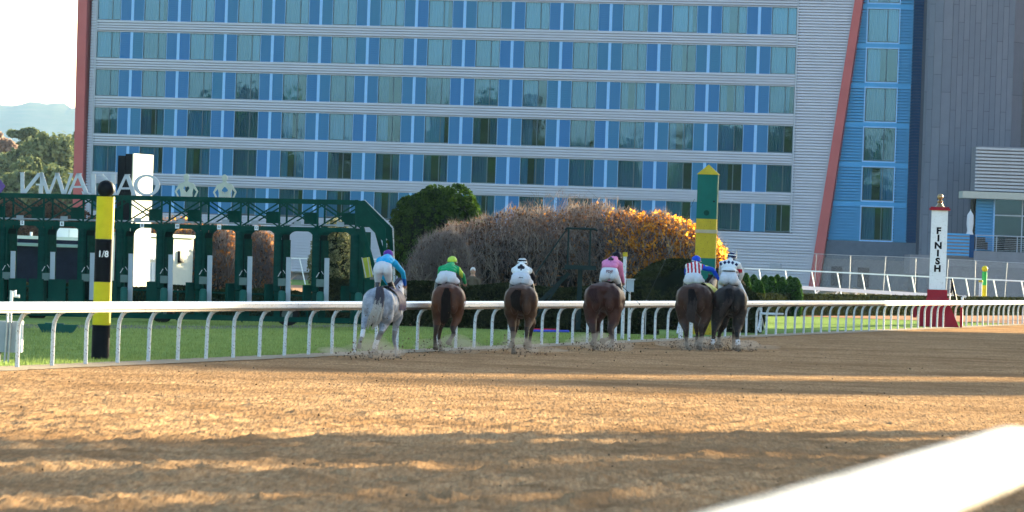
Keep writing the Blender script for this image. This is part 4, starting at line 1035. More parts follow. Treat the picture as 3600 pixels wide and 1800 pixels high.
MB().b2(-hw-0.02, hw+0.02, -0.02, 0.47, zv(820), zv(808)).build('collar_strip', mat('pale_strip', (0.45, 0.36, 0.24), rough=0.7), t)
b = MB(); b.b2(-0.12, 0.12, -0.02, -0.001, zv(765), zv(733)); b.build('plate', M_dgreen, t)
b = MB(); b.tube([(0, -0.045, zv(749)), (0, -0.021, zv(749))], 0.085, 18); b.build('round_lens', M_gate, t)
b = MB(); b.tube([(0.22, -0.02, zv(708)), (0.22, -0.001, zv(708))], 0.03, 10); b.build('hole', M_blk, t)
MB().b2(hw+0.002, hw+0.05, 0.05, 0.3, zv(1015), zv(1003)).build('bracket', M_dgreen, t)

# ------------------------------------------------------------------ finish pillar
Yp = 233.0; px_ = GX(3290, Yp); k = Yp/FPX; zv = lambda v: (1150-v)*k
t = thing('finish_pillar', 'white square pillar with black FINISH lettering, crimson cap and stepped crimson base', 'pillar', (px_, Yp, 0), math.radians(-4))
MB().b2(-0.335, 0.335, 0, 0.67, zv(1019), zv(740)).build('shaft', mat('pillar_white', (0.66, 0.70, 0.76), rough=0.5, var=0.05, specks=0.3), t)
MB().b2(-0.43, 0.43, -0.09, 0.76, zv(740)+0.002, zv(733)).b2(-0.38, 0.38, -0.04, 0.71, zv(733)+0.002, zv(728)).build('cap', M_finred, t)
MB().lathe([(0.20, zv(728)+0.003), (0.13, zv(722)), (0.09, zv(714)), (0.12, zv(710)), (0.12, zv(708)), (0.06, zv(704)), (0.07, zv(702))], (0, 0.33, 0), 18).build('finial_base', M_bronze, t, smooth=True)
bm = bmesh.new(); bmesh.ops.create_uvsphere(bm, u_segments=20, v_segments=12, radius=0.122)
me = bpy.data.meshes.new('finial_ball'); bm.to_mesh(me); bm.free(); me.materials.append(M_bronze); smooth_by_angle(me, 3); link('finial_ball', me, t, (0, 0.33, zv(692)))
MB().b2(-0.40, 0.42, -0.06, 0.75, zv(1048), zv(1019)-0.002).b2(-0.43, 0.50, -0.1, 0.8, zv(1072), zv(1048)-0.002).build('plinth', M_finred, t)
MB().prism([(-0.78, 0.0), (0.95, 0.0), (0.55, zv(1074)), (-0.62, zv(1074))], -0.35, 1.1).build('base', M_finred, t)
MB().b2(0.97, 1.07, -0.2, 0.0, 0, zv(1078)).build('side_post', M_finred, t)
MB().b2(-0.95, -0.80, 0.0, 0.2, 0.35, zv(1078)).build('side_post', M_finred, t)
for i, (ch, v_) in enumerate(zip('FINISH', (813, 839, 865, 892, 920, 946))):
    put_text('letter', ch, 0.36, M_blk, t, (-0.02, -0.006, zv(v_)), bold=0.018, sx=1.1)
# small green and yellow post with ball, slim white post
p = W(3462, 945, 330)
t = thing('ball_topped_post', 'thin post, green above and yellow below, with a yellow ball, right of the FINISH pillar', 'post', (p.x, 330, 0))
kk = 330/FPX
MB().tube([(0, 0, 0), (0, 0, p.z-58*kk)], 0.145, 14).build('lower_band', M_yel, t, smooth=True)
MB().tube([(0, 0, p.z-58*kk+0.002), (0, 0, p.z-10*kk)], 0.145, 14).build('upper_band', M_lgreen, t, smooth=True)
bm = bmesh.new(); bmesh.ops.create_uvsphere(bm, u_segments=16, v_segments=10, radius=0.18); me = bpy.data.meshes.new('ball'); bm.to_mesh(me); bm.free(); me.materials.append(M_yel); smooth_by_angle(me, 3); link('ball', me, t, (0, 0, p.z))
def slim_post(name, label, u, vt, Y, r, cap=M_gold, extra=False):
    p = W(u, vt, Y); t = thing(name, label, 'post', (p.x, Y, 0))
    MB().tube([(0, 0, 0), (0, 0, p.z-0.12)], r, 12).build('shaft', M_post, t, smooth=True)
    MB().lathe([(r*1.4, p.z-0.12), (r*1.45, p.z-0.04), (r*1.2, p.z)], n=14).build('cap', cap, t, smooth=True); return t
slim_post('orange_capped_post', 'slim white post with an orange cap behind the rail beside the pink silks jockey', 2198, 887, 158, 0.048)
slim_post('small_capped_post', 'small white post with an orange cap touching the ball topped post', 3448, 985, 329, 0.09)
# grey case mounted behind the slim post
p = W(2216, 985, 160); t = thing('grey_meter_box', 'small grey box on a stake just right of the orange capped post', 'box', (p.x, 160.2, 0))
MB().b2(-0.10, 0.11, 0, 0.16, p.z-0.33, p.z).build('case', M_ggrey, t); MB().b2(-0.14, 0.14, -0.04, 0.2, p.z+0.001, p.z+0.04).build('lid', M_gal, t); MB().tube([(0, 0.08, 0), (0, 0.08, p.z-0.33)], 0.03, 8).build('stake', M_gal, t)
# leaning black timing frame by the finish pillar
t = thing('leaning_tripod', 'black and white legged frame leaning beside the FINISH pillar', 'tripod', (GX(3360, 236), 236, 0))
kk = 236/FPX
def gp(u, v, x0=3360, Y=236): p = W(u, v, Y); return (p.x-GX(x0, Y), 0, p.z)
MB().tube([gp(3345, 980), gp(3366, 1078)], 0.045, 8).build('leg', M_blk, t, smooth=True)
MB().tube([gp(3342, 985), gp(3338, 1075)], 0.03, 8).build('leg', M_post, t, smooth=True)
MB().tube([gp(3347, 992), gp(3344, 1030)], 0.05, 8).build('head', M_blk, t, smooth=True)
t = thing('white_standpipe', 'short white bent pipe sticking out of the low hedge right of the FINISH pillar', 'pipe', (GX(3382, 240), 240, 0))
q = [W(3383, 1075, 240), W(3383, 1046, 240), W(3390, 1042, 240), W(3396, 1046, 240)]
MB().tube([(p.x-GX(3382, 240), 0, max(0.0, p.z)) for p in [Vector((q[0].x, 0, 0))]+q[1:]], 0.05, 8).build('pipe', M_post, t, smooth=True)

# ------------------------------------------------------------------ camera tower
Yp = 170.0; k = Yp/FPX; o_ = GX(2040, Yp)
t = thing('camera_platform', 'dark green raised platform with guard rail and steep ladder in front of the autumn bush', 'platform', (o_, Yp, 0))
M_ptf = mat('platform_green', (0.018, 0.032, 0.032), rough=0.6, var=0.15)
def q(u, v, y=0): p = W(u, v, Yp); return (p.x-o_, y, max(p.z, 0))
for (ua, va, ub, vb, w_, nm) in ((2040, 945, 2032, 1160, 0.14, 'column'), (2000, 960, 1885, 1075, 0.12, 'brace')):
    MB().bar(q(ua, va), q(ub, vb), w_, w_).build(nm, M_ptf, t)
MB().b2(q(1985, 940)[0], q(2095, 940)[0], -0.45, 0.45, q(2040, 948)[2], q(2040, 933)[2]).build('deck', M_ptf, t)
zt = q(2040, 805)[2]; zd = q(2040, 933)[2]
for x_ in (q(1997, 870)[0], q(2074, 870)[0]):
    for y_ in (-0.42, 0.42): MB().bar((x_, y_, zd), (x_, y_, zt), 0.045).build('guard_post', M_ptf, t)
for y_ in (-0.42, 0.42):
    MB().tube([(q(1987, 812)[0], y_, zt-0.05), (q(1992, 808)[0], y_, zt+0.01), (q(2092, 808)[0], y_, zt+0.01), (q(2100, 813)[0], y_, zt-0.04)], 0.03, 8).build('guard_rail', M_ptf, t, smooth=True)
for y_ in (-0.42, 0.42): MB().tube([q(1872, 978, y_), q(1988, 812, y_)], 0.022, 6).build('ladder_rail', M_ptf, t)
MB().tube([q(1872, 978, -0.42), q(1872, 1150, -0.42)], 0.02, 6).build('ladder_rail', M_ptf, t)
for i in range(7):
    f = i/6; a = Vector(q(1990, 945, -0.38)).lerp(Vector(q(1872, 1120, -0.38)), f); MB().b2(a.x-0.12, a.x+0.12, -0.38, 0.38, a.z-0.02, a.z+0.02).build('ladder_step', M_ptf, t)
MB().bar(q(1995, 960, -0.4), q(1875, 1130, -0.4), 0.05).bar(q(1995, 960, 0.4), q(1875, 1130, 0.4), 0.05).build('ladder_stringer', M_ptf, t)
# guy wire right of the pink jockey
g0 = W(2272, 1055, 168); g1 = W(2440, 700, 177)
t = thing('guy_wire', 'thin wire running from the grass up to the green and yellow pillar', 'wire', (g0.x, 168, 0)); MB().tube([Vector((0, 0, g0.z)), Vector((g1.x-g0.x, 8.5, g1.z))], 0.006, 5).build('wire', M_ptf, t)
MB().tube([(0, 0, 0), (0, 0, g0.z)], 0.015, 5).build('anchor_stake', M_gal, t)

# ------------------------------------------------------------------ items on the grass
t = thing('electric_cabinet', 'light grey electric cabinet with conduit pipes at the left edge behind the rail', 'cabinet', (GX(33, 98.5), 98.5, 0))
M_cab = mat('cabinet_grey', (0.33, 0.36, 0.40), rough=0.5, var=0.06)
MB().b2(-0.26, 0.17, 0, 0.28, 0.18, 0.72).build('case', M_cab, t); MB().b2(0.171, 0.20, -0.01, 0.28, 0.19, 0.73).build('door_edge', M_whitep, t)
for x_ in (-0.08, -0.02): MB().tube([(x_, -0.06, 0), (x_+0.02, -0.06, 0.55), (x_+0.02, -0.06, 1.0)], 0.02, 8).build('conduit', M_gal, t, smooth=True)
MB().tube([(0.0, -0.06, 0.98), (0.0, -0.06, 1.25), (0.06, -0.06, 1.25), (0.06, -0.06, 1.16), (0.14, -0.06, 1.16)], 0.028, 8).build('junction_pipe', M_whitep, t, smooth=True)
for x_ in (-0.2, 0.12): MB().b2(x_-0.03, x_+0.03, 0.05, 0.2, 0, 0.179).build('leg', M_blk, t)
p = G(202, 1170); M_teal = mat('teal_plastic', (0.02, 0.10, 0.085), rough=0.5, var=0.1)
t = thing('green_tub', 'long low teal green tub lying on the path behind the rail at left', 'tub', (p.x, p.y, 0))
MB().add([(-0.35, -0.2, 0), (0.35, -0.2, 0), (0.35, 0.2, 0), (-0.35, 0.2, 0), (-0.47, -0.28, 0.2), (0.48, -0.28, 0.2), (0.48, 0.28, 0.2), (-0.47, 0.28, 0.2)], [(0, 1, 2, 3), (0, 1, 5, 4), (1, 2, 6, 5), (2, 3, 7, 6), (3, 0, 4, 7)]).build('shell', M_teal, t)
MB().b2(-0.30, 0.15, -0.1, 0.12, 0.02, 0.23).build('contents', M_teal, t)
for i, (m_, v_, lb) in enumerate(((mat('red_pole', (0.5, 0.03, 0.04)), 1164, 'red ground pole lying on the grass between the third and fourth horses'), (mat('blue_pole', (0.03, 0.06, 0.5)), 1169, 'blue ground pole lying on the grass in front of the red one'))):
    a, c = G(1868, v_), G(1998 if i else 1955, v_+1.5)
    t = thing('ground_pole', lb, 'pole', (a.x, a.y, 0), 0, 'coloured poles on the grass'); MB().tube([(0, 0, 0.05), (c.x-a.x, c.y-a.y, 0.05)], 0.035, 8).build('shaft', m_, t, smooth=True); MB().tube([(-0.08, -0.005, 0.05), (-0.003, 0, 0.05)], 0.036, 8).build('end_cap', M_whitep, t)

# ------------------------------------------------------------------ starting gate
YG = 160.0; KG = YG/FPX; UG = 640
gate = thing('starting_gate', 'long dark green starting gate with truss top, open stalls and number plates 5 to 12', 'starting gate', (GX(UG, YG), YG, 0), 0)
gate.rotation_euler = (0, -0.0125, math.radians(-8))
def gz(u, v): return (1139+0.0225*(u-UG)-v)*KG
def gx(u, v): return (u-UG-(1139-v)*0.035)*KG
zT1, zT0 = gz(0, 678.6), gz(0, 694)
zC = gz(0, 776.4); zA = gz(76, 793)
stalls = [-346, -207, -67, 76, 219, 357, 500, 640, 783, 921, 1057, 1193]
def sx_(u): return gx(u, 800)
pitch = (sx_(1193)-sx_(76))/8
xL = sx_(-420); xR = gx(1266, 706)
for y_ in (0.0, 1.15):
    MB().b2(xL, xR, y_-0.04, y_+0.04, zT0, zT1).build('top_beam', M_gate, gate)
# arched front and rear frames, one part per stall arch
def arch(x, w_=0.92):
    """plate with a round cornered opening, in x,z; drawn as a ring of quads"""
    P = pitch/2; hw_ = w_/2; r = 0.22; zb_ = 0.25; top = zA; out = []
    inn = [(-hw_, zb_), (-hw_, top-r)]
    for i in range(1, 6):
        a = math.pi-i*math.pi/10; inn.append((-hw_+r+r*math.cos(a), top-r+r*math.sin(a)))
    inn2 = [(-a, b_) for a, b_ in inn[::-1]]; inn = inn+inn2
    outp = []
    for (a, b_) in inn:
        if b_ <= top-r+1e-6: outp.append((math.copysign(P-0.001, a), b_))
        else:
            f = (abs(a)-0)/(hw_); outp.append((a/hw_*(P-0.001), zC))
    outp = [(-P+0.001, zb_), (-P+0.001, top-r), (-P+0.001, zC-0.06), (-P+0.001, zC), (-P*0.62, zC), (-P*0.45, zC), (-P*0.3, zC)]
    outp = outp[:len(inn)//2]; outp += [(-a, b_) for a, b_ in outp[::-1]]
    n = len(inn); b = MB()
    for y_ in (-0.03, 0.03):
        b.add([(a, y_, z) for a, z in inn]+[(a, y_, z) for a, z in outp], [(i, i+1, n+i+1, n+i) for i in range(n-1)])
    b.add([(a, -0.03, z) for a, z in inn]+[(a, 0.03, z) for a, z in inn], [(i, i+1, n+i+1, n+i) for i in range(n-1)])
    b.add([(a, -0.03, z) for a, z in outp]+[(a, 0.03, z) for a, z in outp], [(i, i+1, n+i+1, n+i) for i in range(n-1)])
    return b
archm = arch(0).mesh('arch', M_gate); padm = None
b = MB(); b.lathe([(0.02, 0), (0.105, 0.03), (0.105, 1.62), (0.085, 1.66)], n=12); padm = b.mesh('pad', M_pad, smooth=True)
sidem = MB().b2(-0.02, 0.02, 0.06, 1.1, 0.62, zA-0.1).mesh('side_panel', M_gdark)
sidep = MB().b2(-0.05, 0.05, 0.062, 1.05, 1.25, zA-0.25).mesh('side_pad', M_pad)
b = MB(); b.b2(0, 0.135, -0.05, -0.01, 0.60, 1.93); b.b2(-0.002, 0.137, -0.058, -0.05, 1.50, 1.515); b.b2(-0.002, 0.137, -0.058, -0.05, 1.905, 1.93); tailm = b.mesh('tail_gate', M_ggrey)
boxm = MB().b2(-0.02, 0.235, -0.12, 0.1, 1.12, 1.33).mesh('latch_box', M_gbox)
def door_mesh(w_):
    b = MB(); b.b2(0, w_, -0.04, 0, 0.42, 1.16); b.b2(0.03, w_-0.03, -0.06, -0.041, 1.10, 1.16); b.b2(0.03, w_-0.03, -0.055, -0.041, 0.86, 0.885); b.b2(0.03, 0.06, -0.055, -0.041, 0.45, 1.09); return b.mesh('stall_door', M_gate)
d1 = door_mesh(0.50); d2 = door_mesh(0.42); d3 = door_mesh(0.30)
plm = MB().b2(-0.056, 0.056, -0.045, -0.035, -0.065, 0.065).mesh('number_plate', M_whitep)
rodm = MB().tube([(0, -0.02, 1.38), (0.08, -0.02, 1.52)], 0.012, 5).tube([(0.14, -0.02, 1.56), (0.21, -0.02, 1.46)], 0.008, 5).mesh('latch_rod', M_post)
sqm = MB().b2(-0.10, 0.10, -0.02, 0.02, -0.06, 0.07).mesh('grey_plate', M_ggrey)
bxm = MB().b2(-0.17, 0.17, 0, 0.2, 0.05, 0.42).mesh('motor_box', M_gate)
drum = MB().tube([(0, 0, 0.45), (0, 0, 0.90), (0, 0, 0.97), (0, 0, 0.99)], [0.11, 0.11, 0.09, 0.04], 12).mesh('bumper', M_teal, smooth=True)
plates = {76: '5', 219: '6', 500: '8', 640: '10', 783: '11', 921: '12'}
for i, u in enumerate(stalls):
    x = sx_(u)
    link('arch', archm, gate, (x, 0, 0)); link('arch', archm, gate, (x, 1.15, 0))
    xp = x+pitch/2                                      # divider right of this stall
    link('pad', padm, gate, (xp-0.03, -0.03, 0.95))
    if u != 1193: link('side_panel', sidem, gate, (xp+0.09, 0, 0)); link('side_pad', sidep, gate, (xp+0.10, 0, 0))
    if u != 1193: link('tail_gate', tailm, gate, (xp+0.235, -0.02, 0)); link('latch_box', boxm, gate, (xp+0.0, 0, 0)); link('latch_rod', rodm, gate, (xp+0.02, -0.1, 0))
    if u < 300:
        link('stall_door', d1, gate, (x-0.36, -0.15, 0)); link('stall_door', d2, gate, (x+0.22, -0.15, 0))
    else:
        link('stall_door', d3, gate, (xp-0.36, -0.15, 0), (0, 0, 0.9 if u > 560 else 0.3)); link('bumper', drum, gate, (xp+0.17, -0.25, 0.0))
    if u in plates:
        du = {76: -5, 219: -5, 500: 2, 640: -12, 783: -5, 921: -10}[u]*KG
        pl = link('number_plate', plm, gate, (x+du, -0.012, zC-0.055)); put_text('number', plates[u], 0.115 if len(plates[u]) == 1 else 0.10, M_ink, pl, (0, -0.048, 0), bold=0.003, sx=0.85)
    # truss bay above: between divider left and right
    xa_, xb_ = x-pitch/2, x+pitch/2
    if xb_ < xR+0.2:
        for y_, mm in ((0.0, M_gate), (1.15, M_gate)):
            MB().bar((xb_, y_, zC), (xb_, y_, zT0), 0.05).build('truss_upright', mm, gate)
            MB().bar((xa_+0.05, y_-0.01, zT0), (xb_-0.03, y_-0.01, zC), 0.04).build('truss_diagonal', mm, gate)
            MB().bar((xa_+0.05, y_+0.035, zC), (xb_-0.03, y_+0.035, zT0), 0.04).build('truss_diagonal', mm, gate)
        link('motor_box', bxm, gate, (x+0.22, 0.7, zC)); link('grey_plate', sqm, gate, (x-0.05+0.13*((i*7) % 3-1), 0.25, zC+0.09))
MB().tube([(xL, 0.35, zC+0.06), (xR, 0.35, zC+0.06)], 0.025, 8).build('air_pipe', M_gal, gate, smooth=True)
MB().b2(xL, gx(1270, 1120), -0.02, 0.03, 0.12, 0.249).b2(xL, gx(1270, 1120), 1.1, 1.2, 0.1, 0.249).build('base_beam', M_gate, gate)
# right end frame
def pg(u, v): return (gx(u, v), gz(u, v))
for y_ in (-0.05, 1.12):
    MB().prism([pg(1262, 692+14), pg(1272, 706), pg(1368, 803), pg(1372, 885), pg(1360, 885), pg(1358, 850), pg(1310, 800), pg(1262, 800)], y_, y_+0.06).build('end_plate', M_gate, gate)
for (a, c, w_) in (((1268, 706), (1368, 803), 0.03), ((1368, 803), (1372, 1000), 0.03)):
    p0, p1 = pg(*a), pg(*c); MB().bar((p0[0], 1.25, p0[1]), (p1[0], 1.25, p1[1]), w_, 0.06).build('end_rail', M_post, gate)
MB().bar((pg(1285, 800)[0], 0, pg(1285, 800)[1]), (pg(1330, 960)[0], 0, pg(1330, 960)[1]), 0.13, 0.1).build('end_strut', M_gate, gate)
MB().bar((pg(1310, 800)[0], 1.1, pg(1310, 800)[1]), (pg(1352, 960)[0], 1.1, pg(1352, 960)[1]), 0.11, 0.1).build('end_strut', M_gate, gate)
MB().b2(gx(1258, 900), gx(1290, 900), -0.06, 1.15, 0.3, zA+0.02).build('end_column', M_gate, gate)
link('pad', padm, gate, (gx(1262, 900), -0.1, 0.95))
MB().b2(gx(1290, 1020), gx(1362, 1020), -0.02, 1.1, 0.3, gz(1320, 985)).build('counterweight', M_gate, gate)
wh = MB().tube([(0, -0.11, 0), (0, 0.11, 0)], 0.32, 20).mesh('tyre', mat('tyre_rubber', (0.02, 0.02, 0.02), rough=0.85))
hb = MB().tube([(0, -0.12, 0), (0, -0.111, 0)], 0.16, 14).mesh('rim', M_gbox)
for u in (110, 560, 1010, 1330):
    w_ = link('tyre', wh, gate, (gx(u, 1110), 0.35, 0.32)); link('rim', hb, w_)
# stretcher basket on the end frame
bk = thing('yellow_stretcher', 'yellow rescue stretcher strapped upright on the right end of the starting gate', 'stretcher', (GX(1284, YG)+0.02, YG-1.0, 0))
zs0 = W(1284, 975, YG).z; zs1 = W(1284, 905, YG).z; R_ = Matrix.Rotation(0.22, 3, 'Y')
b = MB(); b.box((0, 0, (zs0+zs1)/2), (0.22, 0.12, zs1-zs0), 0, Matrix.Rotation(-0.2, 3, 'Y')); b.build('shell', mat('dull_yellow_plastic', (0.42, 0.40, 0.06), rough=0.5), bk)
MB().bar((-0.02, -0.08, zs0), (-0.16, -0.08, zs1), 0.025).bar((0.10, -0.08, zs0+0.02), (0.0, -0.08, zs1), 0.02).build('rail', M_gal, bk)
MB().bar((0.04, -0.085, zs0+0.05), (-0.06, -0.085, zs1-0.08), 0.07, 0.01).build('strap', mat('lime_strap', (0.30, 0.45, 0.04)), bk)
# letters on top of the beam, seen from behind (mirrored), and the two cut-out figures
sign = thing('rooftop_lettering', 'silver capital letters OAKLAWN standing on the starting gate, seen mirrored from behind', 'sign', (GX(UG, YG), YG, 0)); sign.rotation_euler = gate.rotation_euler
def lett(polys, name='letter', m=M_silver, y0=0.02, y1=0.07, parent=sign):
    b = MB()
    for pts in polys: b.prism([pg(u, v) for u, v in pts], y0, y1)
    return b.build(name, m, parent)
def seg(u0, v0, u1, v1, w_):
    w_ = w_*1.22                 # slanted stroke with horizontal ends
    return [(u0-w_/2, v0), (u0+w_/2, v0), (u1+w_/2, v1), (u1-w_/2, v1)]
def serif(u, v, w_=20, h=4): return [(u-w_/2, v), (u+w_/2, v), (u+w_/2, v+h), (u-w_/2, v+h)]
B0 = 681; T_ = 604
def bs(u): return 679+0.0225*u
def tp(u): return bs(u)-75
lett([seg(71, tp(71), 71, bs(71), 11), serif(71, tp(71), 17, 3.5)]); 
lett([seg(135, tp(130)+2, 76, bs(76), 13), seg(140, tp(140), 140, bs(140), 8)])
lett([seg(140, tp(140)+1, 163, bs(163), 10), seg(163+4, bs(167), 197, tp(197)+1, 8), seg(197, tp(197)+1, 219, bs(219), 11), seg(223, bs(223), 250, tp(250), 8), serif(197, tp(197), 16, 3), serif(245, tp(245), 16, 3)])
lett([seg(272, tp(272), 238, bs(238), 8), seg(273, tp(272), 303, bs(303), 12), [(252, bs(270)-30), (291, bs(270)-30), (293, bs(270)-23), (249, bs(270)-23)], serif(276, tp(276), 18, 3.5)])
lett([seg(328, tp(328), 328, bs(328), 12), [(284, bs(284)-12), (292, bs(290)-7), (334, bs(330)-6), (334, bs(330)), (288, bs(290))], serif(328, tp(328), 18, 3.5)])
lett([seg(398, tp(398), 398, bs(398), 12), seg(353, tp(353), 393, bs(393)-36, 9), seg(393, bs(393)-42, 350, bs(350), 11), serif(353, tp(353), 18, 3.5), serif(398, tp(398), 18, 3.5)])
lett([seg(446, tp(446), 410, bs(410), 8), seg(447, tp(447), 474, bs(474), 12), [(425, bs(430)-28), (464, bs(430)-28), (466, bs(430)-21), (422, bs(430)-21)], serif(450, tp(450), 18, 3.5)])
def ring(cu, cv, ru, rv, iu, iv, n=28):
    b = MB(); vs = []
    for y_ in (0.02, 0.07):
        for (a_, c_) in ((ru, rv), (iu, iv)):
            for k_ in range(n):
                an = 2*math.pi*k_/n; p = pg(cu+a_*math.cos(an), cv+c_*math.sin(an)); vs.append((p[0], y_, p[1]))
    fs = []
    for k_ in range(n):
        j = (k_+1) % n; fs += [(k_, j, n+j, n+k_), (2*n+k_, 2*n+j, 3*n+j, 3*n+k_), (k_, j, 2*n+j, 2*n+k_), (n+k_, n+j, 3*n+j, 3*n+k_)]
    b.add(vs, fs); return b.build('letter', M_silver, sign)
ring(518, bs(518)-37.5, 47, 38.5, 32, 30)
def cutout(cu, kind, label):
    t = thing('figure_cutout', label, 'sign', (GX(UG, YG), YG, 0)); t.rotation_euler = gate.rotation_euler
    v0 = bs(cu)+1; S = 1.0
    # outline (right half), head, neck, shoulders, elbow, hand on hip
    body = [(-6, -57), (-10, -52), (-26, -47), (-31, -38), (-42, -20), (-32, -2), (-31, 0), (-26, 0), (-27, -4), (-35, -19), (-25, -31), (-21, -16), (-21, 0)]
    outline = [(cu+a*S, v0+b_*S) for a, b_ in body]+[(cu-a*S, v0+b_*S) for a, b_ in body[::-1]]
    # build as strips around a hole: torso left/right of the suit opening
    b = MB()
    def pr(pts): b.prism([pg(cu+a, v0+c_) for a, c_ in pts], 0.0, 0.03)
    for s in (-1, 1):
        pr([(s*6, -57), (s*10, -52), (s*26, -47), (s*31, -38), (s*25, -31), (s*11, -31), (s*11, -44), (0, -44), (0, -57)][::s])
        pr([(s*31, -38), (s*42, -20), (s*36, -19), (s*25.5, -31)][::s]); pr([(s*42, -20), (s*33, 0), (s*27, 0), (s*36, -19)][::s])
        pr([(s*25, -31), (s*21, -16), (s*21, 0), (0, 0), (0, -14), (s*11, -24), (s*11, -31)][::s])
    # fill inside the opening so the suit shape stays
    if kind == 'heart':
        for s in (-1, 1): pr([(s*11, -31), (s*11, -44), (0, -44), (0, -34), (s*3, -37), (s*8, -37), (s*10, -33)][::s]); pr([(0, -14), (0, -15.5), (s*10, -28), (s*11, -31), (s*11.2, -23)][::s])
    else:
        for s in (-1, 1): pr([(s*11, -31), (s*11, -44), (0, -44), (s*1, -41), (s*4, -36), (s*10, -29)][::s]); pr([(s*2.5, -15), (s*1.2, -20), (s*4, -20.5), (s*9, -22), (s*11, -25), (s*11.2, -14)][::s])
    b.build('torso', M_pearl, t)
    b = MB(); pr2 = []
    for k_ in range(14):
        an = 2*math.pi*k_/14; pr2.append(pg(cu+9.5*math.cos(an), v0-69+13*math.sin(an)))
    b.prism(pr2, 0.0, 0.03); b.prism([pg(cu-4, v0-59), pg(cu+4, v0-59), pg(cu+6, v0-56.5), pg(cu-6, v0-56.5)], 0.0, 0.03); b.build('head', M_pearl, t)
cutout(661, 'heart', 'pale cut-out figure with a heart shaped hole standing on the starting gate')
cutout(798, 'spade', 'pale cut-out figure with a spade shaped hole standing on the starting gate')
lv = thing('purple_diamond', 'purple diamond shape standing on the starting gate at the left picture edge', 'sign', (GX(UG, YG), YG, 0)); lv.rotation_euler = gate.rotation_euler
MB().prism([pg(-8, 632), pg(10, 655), pg(-8, 680), pg(-26, 655)], 0.0, 0.04).build('diamond', mat('purple_sheet', (0.16, 0.09, 0.28)), lv)

# chain link fence in front of the hedge under the gate
YF = 166.5; fe = thing('low_wire_fence', 'low green wire fence behind the starting gate wheels', 'fence', (0, YF, 0)); xf0, xf1 = W(-60, 1030, YF).x, W(1130, 1030, YF).x
MB().tube([(xf0, 0, 0.85), (xf1, 0, 0.85)], 0.03, 6).build('top_rail', M_gate, fe)
x = xf0
while x < xf1: MB().tube([(x, 0, 0), (x, 0, 0.85)], 0.03, 6).build('post', M_gate, fe); x += 1.9
b = MB(); x = xf0
while x < xf1: b.bar((x, 0.03, 0.03), (x+0.4, 0.03, 0.83), 0.008); b.bar((x+0.4, 0.045, 0.03), (x, 0.045, 0.83), 0.008); x += 0.10
tag(b.build('wire_mesh', M_gate, fe), kind='stuff')

# ------------------------------------------------------------------ board, booth and shed behind the gate
an = math.radians(-17.5)
Yb = 206; t = thing('tall_board', 'tall slab tower behind the starting gate, black left face and cream right face', 'tower', (W(458, 800, Yb).x, Yb, 0), an)
zt = W(458, 541, Yb).z
# local: front (-y) is the black end, +x side is the cream face
MB().b2(-0.28, -0.003, 0.0, 1.95, 0, zt).build('black_slab', M_blk, t); MB().b2(0.0, 0.05, -0.02, 1.95, 0, zt+0.02).build('cream_face', M_cw, t)
MB().b2(-0.60, -0.33, 0.08, 1.9, 0, zt-0.07).build('black_slab', M_blk, t)
MB().b2(-0.33, -0.28, 0.3, 1.6, 0.5, zt-0.3).build('spacer', M_gal, t)
Yb = 214; t = thing('cream_booth', 'sunlit cream booth with slatted doors seen through the arches under plates 8 and 10', 'booth', (W(498, 950, Yb).x, Yb, 0), an)
zt = W(560, 833, Yb).z; Lb = 5.4
MB().b2(-1.4, 0.0, 0.0, Lb, 0, zt).build('wall', M_cw, t); MB().b2(-1.5, 0.12, -0.1, Lb+0.1, zt+0.002, zt+0.12).build('roof', M_lgreen if False else mat('pale_green_roof', (0.33, 0.42, 0.36), rough=0.6), t)
for i in range(9): MB().b2(0.003, 0.05, 0.3+i*0.33, 0.52+i*0.33, 0.15, zt*0.62).build('door_slat', M_whitep, t); MB().b2(0.003, 0.05, 0.3+i*0.33, 0.52+i*0.33, zt*0.65, zt-0.3).build('upper_slat', M_whitep, t)
MB().b2(0.003, 0.10, 3.75, 4.2, zt-0.95, zt-0.5).build('window', M_blk, t)
for i in range(3): MB().b2(0.02, 0.2, Lb+0.12+i*0.4, Lb+0.32+i*0.4, 0, zt-0.75).build('black_pipe', M_blk, t)
Yb = 222; t = thing('dark_shed', 'long dark navy shed with pale green roof behind the left stalls of the starting gate', 'shed', (0, Yb, 0))
xa_, xb_ = W(-150, 950, Yb).x, W(395, 950, Yb).x; ze = W(100, 866, Yb).z; zr = W(100, 833, Yb).z
M_shed = mat('dark_navy_boards', (0.012, 0.016, 0.03), rough=0.7, var=0.25)
MB().b2(xa_, xb_, 0, 3.2, 0, ze).build('wall', M_shed, t)
for i in range(11): MB().b2(xa_, xb_, -0.03, -0.004, 0.12+i*0.2, 0.29+i*0.2).build('board', M_shed, t)
M_proof = mat('pale_green_roof2', (0.28, 0.38, 0.30), rough=0.6)
MB().prism([(-0.3, ze+0.01), (-0.3, ze+0.09), (1.6, zr+0.05), (3.5, ze+0.09), (3.5, ze+0.01)], xa_-0.2, xb_+0.2, axis='x').build('roof', M_proof, t)
MB().tube([(W(97, 830, Yb).x, 1.6, zr), (W(97, 830, Yb).x, 1.6, zr+0.2)], 0.05, 8).build('roof_vent', M_whitep, t)
t = thing('white_crate', 'white two door box above the dark shed, seen through the arch under plate 6', 'box', (0, Yb+3.4, 0))
a, c = W(199, 801, Yb+3.4), W(278, 845, Yb+3.4)
MB().b2(a.x, c.x, 0, 1.6, c.z, a.z).build('case', M_whitep, t); MB().b2((a.x*0.45+c.x*0.55)-0.01, (a.x*0.45+c.x*0.55)+0.01, -0.02, -0.002, c.z+0.05, a.z-0.05).build('door_joint', M_gal, t); MB().b2(a.x+0.1, a.x+0.25, 0.2, 1.3, 0, c.z-0.002).b2(c.x-0.25, c.x-0.1, 0.2, 1.3, 0, c.z-0.002).build('leg', M_gal, t)
